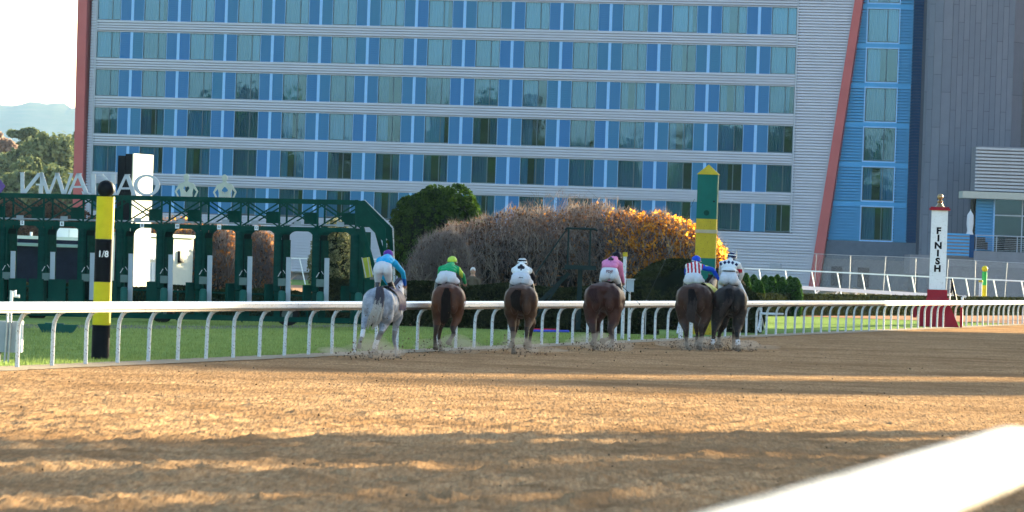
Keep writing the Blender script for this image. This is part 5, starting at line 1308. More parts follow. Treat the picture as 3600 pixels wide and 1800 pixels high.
# sunny lawn beyond the hedge
quad('lawn', M_grass2, [(W(-200, 1000, 226).x-4, 176, 0.006), (W(1420, 1000, 226).x, 176, 0.006), (W(1440, 1000, 258).x, 258, 0.006), (-32, 258, 0.006)])
# ------------------------------------------------------------------ bodies: overlapping solids fused into one continuous skin
_ICO = {}
def ico(sub=2):
    if sub not in _ICO:
        bm = bmesh.new(); bmesh.ops.create_icosphere(bm, subdivisions=sub, radius=1.0)
        _ICO[sub] = ([v.co.copy() for v in bm.verts], [[v.index for v in f.verts] for f in bm.faces]); bm.free()
    return _ICO[sub]
class Body(MB):
    def ell(s, c, r, rot=None):
        V, F = ico(2); c = Vector(c); r = Vector(r) if hasattr(r, '__len__') else Vector((r, r, r))
        P = [Vector((v.x*r.x, v.y*r.y, v.z*r.z)) for v in V]
        if rot is not None: P = [rot @ p for p in P]
        return s.add([p+c for p in P], F)
    def limb(s, pts, radii):
        for p, r in zip(pts, radii): s.ell(p, r)
        pts = [Vector(p) for p in pts]
        for i in range(len(pts)-1):
            if (pts[i+1]-pts[i]).length > 1e-3: s.tube([pts[i], pts[i+1]], [radii[i], radii[i+1]], 12)
        return s
    def fuse(s, name, mats, voxel=0.018, smooth=4, paint=None, parent=None):
        me = bpy.data.meshes.new('tmp'); me.from_pydata(s.v, [], s.f)
        bm = bmesh.new(); bm.from_mesh(me); bmesh.ops.recalc_face_normals(bm, faces=bm.faces); bm.to_mesh(me); bm.free()
        o = bpy.data.objects.new('tmp', me); C.objects.link(o)
        a = o.modifiers.new('r', 'REMESH'); a.mode = 'VOXEL'; a.voxel_size = voxel
        c = o.modifiers.new('s', 'SMOOTH'); c.factor = 0.5; c.iterations = smooth
        dg = bpy.context.evaluated_depsgraph_get(); me2 = bpy.data.meshes.new_from_object(o.evaluated_get(dg)); bpy.data.objects.remove(o); bpy.data.meshes.remove(me)
        me2.name = name; me2.materials.clear()
        for m in (mats if isinstance(mats, (list, tuple)) else [mats]): me2.materials.append(m)
        if paint:
            n = len(me2.polygons); ctr = np.zeros(n*3, dtype=np.float32); me2.polygons.foreach_get('center', ctr); ctr = ctr.reshape(-1, 3)
            me2.polygons.foreach_set('material_index', np.asarray(paint(ctr[:, 0], ctr[:, 1], ctr[:, 2]), dtype=np.int32))
        me2.polygons.foreach_set('use_smooth', [True]*len(me2.polygons)); me2.update()
        return link(name, me2, parent)
def coat(name, c1, c2, dapple=False, rough=0.42):
    m = mat(name+'_boot', c1, rough=0.5, spec=0.16, scale=9 if dapple else 3.2, col2=c2, bump=0.25, bscale=30, detail=4); return m
M_skin = mat('skin', (0.42, 0.24, 0.17), rough=0.6, var=0.05)
M_boot = mat('black_boot', (0.012, 0.012, 0.014), rough=0.3, spec=0.6)
M_pants = mat('white_breeches', (0.56, 0.58, 0.64), rough=0.75, var=0.05, scale=9, bump=1.0, bscale=9, specks=0.0)
M_hoof = mat('hoof', (0.12, 0.09, 0.065), rough=0.7, var=0.25)
M_wrap = mat('white_leg_wrap', (0.66, 0.67, 0.72), rough=0.7, var=0.08, scale=12)
M_tack = mat('black_leather', (0.015, 0.012, 0.012), rough=0.4)

class Frame:
    """maps crop pixels of one horse to its own metres; y is distance forward"""
    def __init__(s, c0, gy, top, H=1.6): s.c0 = c0; s.gy = gy; s.k = H/(gy-top)
    def __call__(s, p): return Vector(((p[0]-s.c0)*s.k, p[2] if len(p) > 2 else 0.0, max(0.0, (s.gy-p[1])*s.k)))
def make_horse(label, fr, loc, head, scale, coat_m, leg_m, hair, hair2, legs, tail, wf=1.0, cloth=None, wraps=(), shift=0.14):
    """legs: list of (points, radii, is_hind); shift: the body runs to the right by this much per metre (heading in the frame)"""
    t = thing('racehorse', label, 'horse', loc, head)
    t.scale = (scale, scale, scale)
    b = Body(); w_ = wf
    S = lambda y: shift*y
    b.ell((-0.15*w_, 0.16, 1.22), (0.235*w_, 0.34, 0.33)); b.ell((0.15*w_, 0.16, 1.22), (0.235*w_, 0.34, 0.33))
    b.ell((0, 0.30, 1.38), (0.27*w_, 0.46, 0.215)); b.ell((-0.20*w_, 0.20, 1.02), (0.175*w_, 0.27, 0.29)); b.ell((0.20*w_, 0.20, 1.02), (0.175*w_, 0.27, 0.29))
    b.ell((-0.27*w_, 0.02, 1.20), (0.10, 0.16, 0.24)); b.ell((0.27*w_, 0.02, 1.20), (0.10, 0.16, 0.24)); b.ell((-0.13*w_, -0.10, 1.10), (0.10, 0.10, 0.22)); b.ell((0.13*w_, -0.10, 1.10), (0.10, 0.10, 0.22))
    b.ell((S(0.9), 0.90, 1.20), (0.335*w_, 0.66, 0.35)); b.ell((S(1.3), 1.35, 1.15), (0.30*w_, 0.45, 0.37)); b.ell((S(1.3), 1.25, 1.40), (0.15, 0.45, 0.17))
    b.ell((S(1.75), 1.68, 1.10), (0.22, 0.26, 0.30))
    b.limb([(S(1.6), 1.55, 1.30), (S(2.0), 2.0, 1.50), (S(2.35), 2.35, 1.62)], [0.24, 0.17, 0.125])
    b.limb([(S(2.38), 2.38, 1.63), (S(2.6), 2.62, 1.50), (S(2.85), 2.88, 1.34)], [0.125, 0.10, 0.065])
    for s_ in (-1, 1): b.limb([(S(2.35)+s_*0.06, 2.32, 1.70), (S(2.35)+s_*0.08, 2.34, 1.80), (S(2.35)+s_*0.085, 2.34, 1.85)], [0.035, 0.028, 0.010])
    low = []
    for pts, rr, hind in legs:
        P = [fr(p) for p in pts]
        if hind:
            side = -1 if P[0].x < 0 else 1
            b.limb([Vector((side*0.16*w_, 0.18, 1.05))]+P, [0.2]+list(rr))
        else:
            side = -1 if P[0].x < S(1.4) else 1
            b.limb([Vector((S(1.45)+side*0.14, 1.5, 0.98))]+P, [0.13]+list(rr))
        # heel point of the hock
        low.append((P, rr))
    zz = np.array([0.0])
    def paint(x, y, z): return np.where(z < 0.62, 1, 0)
    body = b.fuse('body', [coat_m, leg_m], 0.020, 3, paint, t)
    for P, rr in low:
        p, q = P[-1], P[-2]; d = (p-q).normalized() if (p-q).length > 0.01 else Vector((0, 0, -1))
        MB().tube([p-d*0.03, p+d*0.02, p+d*0.075], [rr[-1]*0.95, rr[-1]*1.12, rr[-1]*1.28], 12).build('hoof', M_hoof, t, smooth=True)
    for a, c, r in wraps:
        a, c = fr(a), fr(c); MB().tube([a, a.lerp(c, 0.15), a.lerp(c, 0.85), c], [r*1.0, r*1.12, r*1.08, r], 12).build('leg_wrap', M_wrap, t, smooth=True)
    # tail: dock plus strands following the guide
    P = [fr(p) for p in tail[0]]; rr = tail[1]; g_ = random.Random(len(label)); tb = MB()
    def gpt(f):
        f = f*(len(P)-1); i = min(int(f), len(P)-2); return P[i].lerp(P[i+1], f-i), rr[i]+(rr[i+1]-rr[i])*(f-i)
    n = 95; base = []
    for s_ in range(n):
        a = g_.uniform(0, 6.283); q = math.sqrt(g_.random()); L = g_.uniform(0.6, 1.0); pts = []; ph = g_.uniform(0, 6); am = g_.uniform(0, 0.014)
        for k_ in range(9):
            f = k_/8*L; c, r = gpt(f); sp = 1.0
            pts.append((c.x+math.cos(a)*q*r*sp+am*math.sin(ph+f*9), c.y+math.sin(a)*q*r*0.6-0.02, c.z+math.sin(a)*q*r*0.12+0.01*math.cos(ph*2+f*7)))
        tb.tube(pts, [0.013]*7+[0.009, 0.003], 4)
    n2 = len(tb.f)
    o = tb.build('tail', [hair, hair2], t, smooth=True, fix=False)
    me = o.data; ctr = np.zeros(len(me.polygons)*3, dtype=np.float32); me.polygons.foreach_get('center', ctr); ctr = ctr.reshape(-1, 3)
    zt = P[0].z; zl = P[-1].z; g2 = np.random.RandomState(1)
    me.polygons.foreach_set('material_index', ((ctr[:, 2] < zt-(zt-zl)*0.38+0.16*(g2.rand(len(ctr))-0.5)+0.05*np.sin(ctr[:, 0]*60)) if hair2 is not hair else np.zeros(len(ctr))).astype(np.int32))
    # mane and tack
    mb = MB()
    for k_ in range(14):
        f = k_/13; y = 1.45+0.9*f; x = S(y); z = 1.52+0.24*f+0.02
        mb.tube([(x, y, z), (x-0.06, y-0.05, z-0.02), (x-0.12, y-0.06, z-0.14)], [0.03, 0.028, 0.008], 5)
    mb.build('mane', hair, t, smooth=True)
    if cloth:
        cb = MB(); n = 18; vs = []
        for j, y in enumerate((0.62, 0.72, 1.0, 1.28, 1.38)):
            for i in range(n):
                a = math.radians(-18+216*i/(n-1)); rx = 0.345*w_+0.015; x = S(y)+rx*math.cos(a); z = 1.20+0.385*math.sin(a)+(0.02 if 60 < math.degrees(a) < 120 else 0)
                vs.append((x, y, z))
        cb.add(vs, [(j*n+i, j*n+i+1, (j+1)*n+i+1, (j+1)*n+i) for j in range(4) for i in range(n-1)])
        cb.build('saddle_cloth', cloth, t, smooth=True)
    sb = Body(); sb.ell((S(0.95), 0.95, 1.585), (0.15, 0.24, 0.035)); sb.build('saddle', M_tack, t, smooth=True)
    for s_ in (-1, 1): MB().tube([(S(2.75)+s_*0.07, 2.75, 1.38), (S(2.1)+s_*0.14, 2.1, 1.45), (S(1.6)+s_*0.10, 1.6, 1.62)], 0.012, 5).build('rein', M_tack, t)
    return t

def hand(b, p, d, side=1, r=0.011):
    """palm with five unequal curled fingers closing forward and down"""
    p = Vector(p); d = Vector(d).normalized(); sx = d.cross(Vector((0, 0, 1)));
    if sx.length < 0.1: sx = Vector((1, 0, 0))
    sx.normalize(); up = sx.cross(d)
    b.ell(p+d*0.035, (0.034, 0.034, 0.026))
    for i, (o, L) in enumerate(((-0.027, 0.030), (-0.009, 0.037), (0.009, 0.035), (0.027, 0.026))):
        a = p+d*0.058+sx*o; b.limb([a, a+d*L*0.9-up*0.012, a+d*L*0.8-up*0.040, a+d*L*0.1-up*0.050], [r, r*0.95, r*0.85, r*0.7])
    a = p+d*0.015-sx*side*0.03; b.limb([a, a-sx*side*0.022+d*0.022-up*0.018, a-sx*side*0.008+d*0.05-up*0.035], [r*1.15, r, r*0.8])
def make_jockey(label, fr, loc, rz, scale, sp, shirt_m, helmet_m, shirt_paint=None, pants_paint=None, boot_m=None, helmet_paint=None, sleeve=None, group=None):
    t = thing('person', label, 'jockey', loc, rz, None); t.scale = (scale, scale, scale)
    g = {k: fr(v) for k, v in sp.items() if isinstance(v, tuple)}
    pel, wai, chs, nk, hd = g['pel'], g['wai'], g['chs'], g['neck'], g['head']
    bw = sp.get('bw', 0.115); cw = sp.get('cw', 0.15)
    SL, EL, HL, SR_, ER, HR = g['SL'], g['EL'], g['HL'], g['SR'], g['ER'], g['HR']
    KL, AL, KR, AR = g['KL'], g['AL'], g['KR'], g['AR']
    def feet(A): return A+Vector((0.02 if A.x > 0 else -0.02, 0.13, -0.05))
    # whole body, one skin
    b = Body(); b.ell(pel+Vector((0, 0.03, 0.01)), (bw*1.2, 0.09, 0.10)); b.limb([pel+Vector((0, 0.03, 0)), wai, chs], [0.085, 0.09, 0.11]); b.limb([SL, chs, SR_], [0.055, 0.09, 0.055]); b.limb([chs, nk, hd], [0.08, 0.052, 0.06])
    b.ell(hd, (0.078, 0.10, 0.105)); b.ell(hd+Vector((0, 0.095, -0.02)), (0.014, 0.02, 0.018)); b.ell(hd+Vector((0, 0.07, -0.07)), (0.035, 0.04, 0.035))
    for s_ in (-1, 1): b.ell(hd+Vector((s_*0.08, -0.01, -0.01)), (0.012, 0.02, 0.03)); b.ell(hd+Vector((s_*0.03, 0.092, 0.01)), (0.014, 0.010, 0.010))
    b.ell(hd+Vector((0, 0.098, -0.052)), (0.022, 0.010, 0.006))
    for a, e, h, sd in ((SL, EL, HL, -1), (SR_, ER, HR, 1)):
        b.limb([a, e, h], [0.048, 0.037, 0.026]); hand(b, h, (h-e)+Vector((0, 0.05, 0)), sd)
    for s_, k_, a_ in ((-1, KL, AL), (1, KR, AR)):
        b.limb([pel+Vector((s_*bw*0.8, 0, -0.02)), k_, a_], [0.095, 0.055, 0.035]); b.limb([a_, feet(a_)], [0.032, 0.026])
    b.fuse('body', M_skin, 0.009, 1, None, t)
    # breeches
    b = Body(); b.ell(pel+Vector((-bw*0.75, 0, 0)), (bw, 0.145, 0.155)); b.ell(pel+Vector((bw*0.75, 0, 0)), (bw, 0.145, 0.155)); b.limb([pel+Vector((0, 0.02, 0.04)), wai], [0.14, 0.115])
    b.ell(wai.lerp(pel, 0.55), (bw*1.62, 0.145, 0.13))
    b.ell(pel.lerp(wai, 0.62), (bw*1.50, 0.12, 0.075))
    for s_, k_ in ((-1, KL), (1, KR)):
        b.limb([pel+Vector((s_*bw*0.85, 0.02, -0.02)), (pel+k_)*0.5+Vector((s_*0.05, 0.02, -0.01)), k_], [0.118, 0.098, 0.072])
    b.fuse('breeches', sp.get('pm', [M_pants]), 0.012, 4, pants_paint, t)
    # boots
    b = Body()
    for k_, a_ in ((KL, AL), (KR, AR)): b.limb([k_+(a_-k_)*0.12, k_.lerp(a_, 0.55), a_, feet(a_)], [0.066, 0.058, 0.045, 0.040])
    b.fuse('boots', boot_m or M_boot, 0.013, 2, None, t)
    # silks
    b = Body(); b.limb([wai, wai.lerp(chs, 0.5), chs], [0.118, 0.135, 0.135]); b.ell(wai.lerp(chs, 0.12)+Vector((0, -0.04, 0)), (bw*1.52, 0.14, 0.085)); b.ell(wai.lerp(chs, 0.5)+Vector((0, -0.02, 0.01)), (bw*1.50, 0.14, 0.10)); b.ell(wai.lerp(chs, 0.75), (cw*1.12, 0.16, 0.11)); b.limb([SL, chs, SR_], [0.082, 0.115, 0.082]); b.limb([chs, nk], [0.095, 0.065])
    def arms(b, r=1.0):
        for a, e, h in ((SL, EL, HL), (SR_, ER, HR)): b.limb([a, a.lerp(e, 0.5), e, e.lerp(h, 0.5), h], [0.070*r, 0.066*r, 0.056*r, 0.050*r, 0.038*r])
    if sleeve is None: arms(b)
    b.fuse('silks', shirt_m, 0.011, 4, shirt_paint, t)
    if sleeve is not None:
        b = Body(); arms(b, 1.03); b.fuse('sleeves', sleeve, 0.012, 3, sp.get('sleeve_paint'), t)
    # helmet
    b = Body(); b.ell(hd+Vector((0, 0.0, 0.035)), (0.118, 0.14, 0.112)); b.ell(hd+Vector((0, 0.12, 0.02)), (0.08, 0.06, 0.02))
    if sp.get('pom'): b.ell(hd+Vector((0.02, 0, 0.165)), 0.035)
    b.fuse('helmet', helmet_m, 0.009, 3, helmet_paint, t)
    o = MB().tube([hd+Vector((0.119*math.cos(a), 0.141*math.sin(a), 0.0)) for a in [math.pi+math.pi*i/10 for i in range(11)]], 0.009, 6).build('goggle_strap', M_boot, t, smooth=True)
    return t, g
def cl(name, c, rough=0.5): return mat(name, c, rough=rough, var=0.10, scale=8, bump=0.9, bscale=8, spec=0.3)
S_blue, S_blue2 = cl('turquoise_silk', (0.01, 0.33, 0.62)), cl('deep_blue_silk', (0.012, 0.10, 0.50))
S_purple = cl('purple_cover', (0.11, 0.03, 0.26)); S_green = cl('emerald_silk', (0.01, 0.30, 0.11)); S_lime = cl('lime_silk', (0.45, 0.62, 0.08))
S_white = cl('white_silk', (0.62, 0.66, 0.68)); S_black = cl('black_silk', (0.012, 0.012, 0.02)); S_pink = cl('pink_silk', (0.62, 0.20, 0.38)); S_red = cl('red_silk', (0.42, 0.012, 0.03)); S_royal = cl('royal_blue_silk', (0.012, 0.07, 0.50))
S_navy = cl('navy_silk', (0.012, 0.016, 0.06)); M_redcloth = cl('dark_red_cloth', (0.20, 0.01, 0.03)); M_bluecloth = cl('blue_cloth', (0.006, 0.012, 0.075)); M_yelcloth = cl('yellow_green_cloth', (0.40, 0.42, 0.03)); M_greycloth = cl('grey_cloth', (0.3, 0.3, 0.33))
def GP(u, v): p = G(u, v); return p
def crop4(c, g): return 1200+c*0.3494, 850+g*0.3494
def crop5(c, g): return 1650+c*0.3495, 850+g*0.3495
def crop6(c, g): return 2250+c*0.3494, 850+g*0.3494
TOP = {}
def horse_at(cropf, c0, gy, top, Hn=1.6):
    u, v = cropf(c0, gy); p = G(u, v); m = (gy-top)*0.3494*p.y/FPX; return Frame(c0, gy, top, Hn), p, m/Hn
# the frame is the picture plane at the horse: body faces straight down the view, heading comes from 'shift'
def ang(p): return -math.atan2(p.x, p.y)

# 1 grey
fr, p, sc = horse_at(crop4, 355, 1178, 448)
make_horse('dappled grey racehorse at the left of the group with pale tail and leg wraps', fr, p, ang(p), sc,
    coat('grey_coat', (0.17, 0.19, 0.235), (0.37, 0.395, 0.46), True), coat('grey_leg', (0.13, 0.13, 0.145), (0.22, 0.21, 0.22)), mat('dark_grey_hair', (0.06, 0.055, 0.07), rough=0.7), mat('pale_hair', (0.40, 0.36, 0.32), rough=0.7, var=0.25, scale=20, stretch=(6, 6, 1)),
    [([(262, 640, .15), (228, 780, .12), (213, 870, -.12), (203, 960, -.20), (183, 1000, -.27), (178, 1040, -.22)], [.17, .095, .058, .034, .042, .046], True),
     ([(440, 680, .2), (418, 820, .25), (392, 905, .0), (345, 1000, .1), (327, 1085, .15), (300, 1135, .1)], [.17, .11, .062, .038, .040, .048], True),
     ([(565, 750, 1.5), (535, 860, 1.55), (523, 985, 1.5), (545, 1085, 1.45), (553, 1130, 1.4), (566, 1165, 1.4)], [.10, .072, .046, .033, .038, .045], False),
     ([(440, 820, 1.45), (385, 950, 1.5), (357, 1040, 1.5), (350, 1120, 1.5)], [.09, .045, .032, .038], False)],
    ([(365, 462, -.08), (368, 540, -.26), (350, 680, -.36), (325, 790, -.36), (285, 885, -.30)], [.07, .095, .125, .15, .10]),
    wf=0.96, cloth=M_bluecloth, wraps=[((212, 885, -.135), (200, 965, -.20), .047), ((352, 985, .08), (328, 1075, .14), .050)], shift=0.20)
make_jockey('jockey in turquoise silks and purple cap standing high over the grey horse', fr, p, ang(p), sc,
    dict(pel=(386, 270, .72), wai=(405, 210, .80), chs=(430, 178, 1.15), neck=(438, 155, 1.32), head=(436, 140, 1.45), SL=(350, 190, 1.1), EL=(345, 290, 1.35), HL=(440, 420, 1.6), SR=(508, 215, 1.1), ER=(590, 300, 1.3), HR=(618, 425, 1.6),
         KL=(340, 400, .95), AL=(330, 560, .80), KR=(452, 385, .95), AR=(540, 560, 1.1), bw=0.118, cw=.16), [S_blue, S_blue2], S_purple,
    lambda x, y, z: np.where((x > 0.42) & (z < 1.78), 1, 0))
# 2 bay, green
fr, p, sc = horse_at(crop4, 1055, 1115, 412)
make_horse('brown bay racehorse second from left with one hind leg folded up', fr, p, ang(p), sc,
    coat('bay_coat', (0.050, 0.016, 0.0075), (0.105, 0.036, 0.016)), coat('bay_leg', (0.022, 0.011, 0.008), (0.045, 0.022, 0.016)), *[mat('black_hair', (0.009, 0.005, 0.004), rough=0.7)]*2,
    [([(958, 650, .15), (955, 800, .12), (945, 880, -.1), (935, 960, -.05), (940, 1015, -.1), (945, 1050, -.05)], [.17, .11, .062, .042, .045, .055], True),
     ([(1150, 650, .15), (1150, 780, .12), (1108, 860, -.1), (1128, 925, -.2), (1100, 965, -.3), (1085, 995, -.35)], [.17, .11, .062, .045, .045, .055], True),
     ([(1005, 810, 1.4), (985, 890, 1.5), (975, 970, 1.5), (990, 1040, 1.45), (1000, 1095, 1.4)], [.09, .055, .042, .038, .045], False),
     ([(1150, 800, 1.4), (1130, 870, 1.6), (1120, 930, 1.7)], [.08, .045, .04], False)],
    ([(1045, 470, -.05), (1030, 560, -.2), (1040, 700, -.3), (1030, 780, -.3), (1020, 830, -.25)], [.05, .09, .10, .09, .05]),
    wf=1.03, cloth=M_redcloth, shift=0.03)
make_jockey('jockey in emerald green silks with lime cap and lime arm band', fr, p, ang(p), sc,
    dict(pel=(1035, 365, .75), wai=(1045, 300, .85), chs=(1065, 262, 1.1), neck=(1085, 225, 1.25), head=(1083, 205, 1.38), SL=(975, 280, 1.05), EL=(960, 350, 1.3), HL=(990, 420, 1.6), SR=(1145, 280, 1.05), ER=(1195, 335, 1.25), HR=(1222, 410, 1.5),
         KL=(950, 400, 1.0), AL=(925, 500, .95), KR=(1140, 400, 1.0), AR=(1160, 500, 1.0), bw=0.132, cw=.15), [S_green, S_lime], [S_lime, S_black],
    lambda x, y, z: np.where((x > 0.235) & (x < 0.325) & (z > 1.72), 1, 0), helmet_paint=lambda x, y, z: np.where(np.abs(z-2.055+0.1*(x-.06)) < 0.012, 1, 0))
# 3 dark bay, black and white
fr, p, sc = horse_at(crop5, 500, 1133, 418)
make_horse('dark bay racehorse third from left with tied up tail', fr, p, ang(p), sc,
    coat('dark_bay_coat', (0.034, 0.014, 0.008), (0.078, 0.034, 0.017)), coat('dark_bay_leg', (0.020, 0.012, 0.009), (0.042, 0.024, 0.018)), *[mat('black_hair', (0.009, 0.005, 0.004))]*2,
    [([(415, 650, .15), (415, 800, .12), (432, 900, -.1), (434, 1000, -.05), (440, 1080, 0), (445, 1115, 0)], [.17, .11, .064, .042, .045, .052], True),
     ([(590, 650, .15), (590, 800, .12), (570, 870, -.1), (568, 950, -.15), (565, 1005, -.2), (566, 1025, -.2)], [.17, .11, .060, .042, .045, .052], True),
     ([(455, 840, 1.4), (456, 900, 1.5), (430, 1000, 1.5), (415, 1045, 1.5)], [.08, .05, .036, .045], False),
     ([(625, 820, 1.4), (615, 900, 1.5), (605, 990, 1.5), (600, 1050, 1.4)], [.08, .05, .038, .062], False)],
    ([(470, 490, -.06), (440, 560, -.18), (450, 640, -.22), (490, 700, -.2)], [.07, .10, .09, .06]), wf=1.03, cloth=M_greycloth, shift=0.02)
def club(cx_, cz, r):
    return lambda x, z: (((x-cx_)**2+(z-cz-r*0.9)**2 < r*r*0.8) | ((x-cx_-r*1.05)**2+(z-cz)**2 < r*r*0.8) | ((x-cx_+r*1.05)**2+(z-cz)**2 < r*r*0.8) | ((np.abs(x-cx_) < r*0.28) & (np.abs(z-cz+r*0.6) < r)))
c3 = fr((490, 258)); cb3 = club(c3.x, c3.z, 0.042)
pk3 = fr((492, 360))
make_jockey('jockey in white silks with black club emblem, black sleeves and striped cap', fr, p, ang(p), sc,
    dict(pel=(492, 375, .75), wai=(490, 315, .85), chs=(492, 265, 1.08), neck=(500, 238, 1.22), head=(500, 222, 1.35), SL=(425, 290, 1.05), EL=(402, 350, 1.25), HL=(415, 410, 1.5), SR=(572, 290, 1.05), ER=(620, 350, 1.25), HR=(632, 405, 1.5),
         KL=(410, 410, 1.0), AL=(395, 520, .95), KR=(590, 410, 1.0), AR=(625, 500, 1.05), bw=0.132, cw=.15, pm=[M_pants, S_black]), [S_white, S_black], [S_black, S_white], lambda x, y, z: np.where(cb3(x, z) & (y < c3.y+0.25+1.2), 1, 0),
    pants_paint=lambda x, y, z: np.where((np.abs(z-pk3.z+0.3*np.abs(np.abs(x-pk3.x)-0.02)) < 0.010) & (np.abs(x-pk3.x) < 0.05) & (y < .75), 1, 0),
    helmet_paint=lambda x, y, z: np.where(np.sin((z-2.0)*95) > 0.2, 1, 0), sleeve=[S_black])
# 4 chestnut, pink
fr, p, sc = horse_at(crop5, 1328, 1093, 398)
make_horse('reddish dark brown racehorse fourth from left, broad rump with tail tied short', fr, p, ang(p), sc,
    coat('liver_coat', (0.027, 0.009, 0.0065), (0.066, 0.022, 0.015)), coat('liver_leg', (0.026, 0.013, 0.010), (0.055, 0.028, 0.022)), *[mat('brown_hair', (0.035, 0.014, 0.014))]*2,
    [([(1210, 650, .15), (1215, 790, .12), (1243, 900, -.1), (1248, 980, -.1), (1228, 1025, -.1), (1250, 1050, -.1)], [.20, .135, .070, .044, .045, .052], True),
     ([(1445, 650, .15), (1440, 800, .12), (1408, 880, -.1), (1438, 960, -.15), (1435, 1000, -.2), (1425, 1030, -.2)], [.20, .135, .070, .047, .045, .062], True),
     ([(1280, 800, 1.3), (1282, 900, 1.4), (1262, 990, 1.4), (1265, 1055, 1.4)], [.09, .052, .038, .048], False),
     ([(1440, 820, 1.3), (1425, 900, 1.4), (1410, 975, 1.4), (1372, 990, 1.3), (1350, 1000, 1.2)], [.09, .052, .040, .045, .06], False)],
    ([(1225, 480, -.08), (1225, 540, -.2), (1245, 590, -.22), (1262, 620, -.2)], [.08, .095, .08, .04]), wf=1.20, cloth=None, shift=0.14)
c4 = fr((1392, 172)); cb4 = club(c4.x, c4.z, 0.035); a4 = fr((1340, 275)); 
fr4, p4, sc4 = fr, p, sc
j4, g4 = make_jockey('jockey in pink silks with black club emblem and black pompom cap', fr, p, ang(p), sc,
    dict(pel=(1383, 330, .75), wai=(1385, 250, .82), chs=(1410, 195, 1.08), neck=(1440, 165, 1.22), head=(1450, 150, 1.35), SL=(1335, 215, 1.0), EL=(1325, 300, 1.25), HL=(1400, 400, 1.5), SR=(1485, 225, 1.0), ER=(1505, 320, 1.2), HR=(1525, 400, 1.45),
         KL=(1310, 385, 1.0), AL=(1300, 500, .95), KR=(1475, 400, 1.0), AR=(1530, 590, 1.05), bw=0.130, cw=.17, pom=True), [S_pink, S_black], S_black,
    lambda x, y, z: np.where(cb4(x, z), 1, 0))
# 5 brown, stripes
fr, p, sc = horse_at(crop6, 525, 1086, 410)
make_horse('dark brown racehorse fifth from left, close beside the black horse', fr, p, ang(p), sc,
    coat('brown_coat', (0.026, 0.011, 0.007), (0.065, 0.028, 0.017)), coat('brown_leg', (0.024, 0.014, 0.011), (0.050, 0.030, 0.024)), mat('soot_hair', (0.009, 0.006, 0.006)), mat('dusty_hair', (0.05, 0.036, 0.032)),
    [([(415, 650, .15), (430, 790, .12), (458, 900, -.1), (460, 980, -.05), (470, 1045, 0), (483, 1070, 0)], [.20, .135, .068, .044, .045, .05], True),
     ([(640, 650, .15), (650, 770, .12), (602, 850, -.1), (610, 920, -.1), (610, 1000, -.1), (600, 1050, -.05)], [.20, .13, .070, .050, .048, .055], True),
     ([(555, 850, 1.4), (570, 940, 1.4), (565, 1030, 1.4)], [.07, .04, .045], False), ([(650, 830, 1.4), (625, 940, 1.4), (607, 1050, 1.4)], [.08, .042, .045], False)],
    ([(500, 480, -.08), (515, 590, -.26), (500, 700, -.34), (500, 790, -.32), (560, 825, -.25)], [.06, .10, .11, .08, .05]), wf=1.16, cloth=M_yelcloth, shift=0.18)
def stripes(x, y, z): return np.where(np.mod(x+0.35+0.10*(z-1.8), 0.088) < 0.044, 1, 0)
def sleeve5(x, y, z): return np.where((np.abs(x-0.285) < 0.035) & (z > 2.0), 1, 0)
make_jockey('jockey in red and white striped silks reaching a blue sleeved arm to the right', fr, p, ang(p), sc,
    dict(pel=(513, 375, .75), wai=(510, 325, .85), chs=(512, 255, 1.08), neck=(530, 215, 1.22), head=(535, 195, 1.35), SL=(455, 250, 1.02), EL=(440, 310, 1.25), HL=(460, 390, 1.5), SR=(585, 250, 1.02), ER=(705, 275, 1.05), HR=(768, 368, 1.15),
         KL=(440, 395, 1.0), AL=(430, 500, .95), KR=(600, 395, 1.0), AR=(620, 500, 1.0), bw=0.130, cw=.15, sleeve_paint=sleeve5), [S_white, S_red], [S_royal, S_white], stripes,
    helmet_paint=lambda x, y, z: np.where(np.abs(z-2.105+0.25*(x-.02)) < 0.010, 1, 0), sleeve=[S_royal, S_lime])
# 6 black, diamonds
fr, p, sc = horse_at(crop6, 888, 1098, 432)
make_horse('nearly black racehorse at the right end of the group with white hind socks', fr, p, ang(p), sc,
    coat('black_coat', (0.008, 0.006, 0.006), (0.028, 0.019, 0.016)), coat('black_leg', (0.012, 0.009, 0.008), (0.030, 0.021, 0.018)), mat('jet_hair', (0.012, 0.010, 0.012)), mat('dusty_hair', (0.05, 0.036, 0.032)),
    [([(780, 680, .15), (758, 820, .12), (738, 900, -.1), (733, 990, -.1), (725, 1055, -.1)], [.19, .135, .066, .042, .05], True),
     ([(990, 680, .15), (975, 850, .12), (970, 915, -.1), (976, 980, -.15), (985, 1035, -.2), (986, 1065, -.2)], [.19, .13, .066, .045, .046, .062], True),
     ([(830, 850, 1.3), (792, 930, 1.4), (790, 990, 1.4), (785, 1040, 1.3)], [.09, .05, .042, .062], False),
     ([(955, 870, 1.3), (940, 990, 1.4), (945, 1070, 1.4)], [.09, .05, .048], False)],
    ([(875, 475, -.08), (885, 570, -.26), (850, 640, -.32), (812, 700, -.3), (800, 760, -.28)], [.07, .11, .08, .06, .04]), wf=1.12, cloth=None,
    wraps=[((735, 985, -.1), (727, 1040, -.1), .048), ((978, 985, -.155), (985, 1040, -.2), .052)], shift=0.05)
d6 = fr((862, 205))
def diamonds(x, y, z):
    r = np.zeros(len(x), dtype=bool)
    for i in range(-2, 3):
        cx_ = d6.x+i*0.095; cz = d6.z-0.012*abs(i)*abs(i)
        r |= (np.abs(x-cx_)/0.044+np.abs(z-cz)/0.048) < 1
    r |= (x < d6.x-0.02) & (z < -9)
    return np.where(r & (x < 0.20), 1, np.where((np.abs(x-fr((975, 0)).x) < 0.065) & (np.abs(z-fr((0, 290)).z) < 0.045), 2, 0))
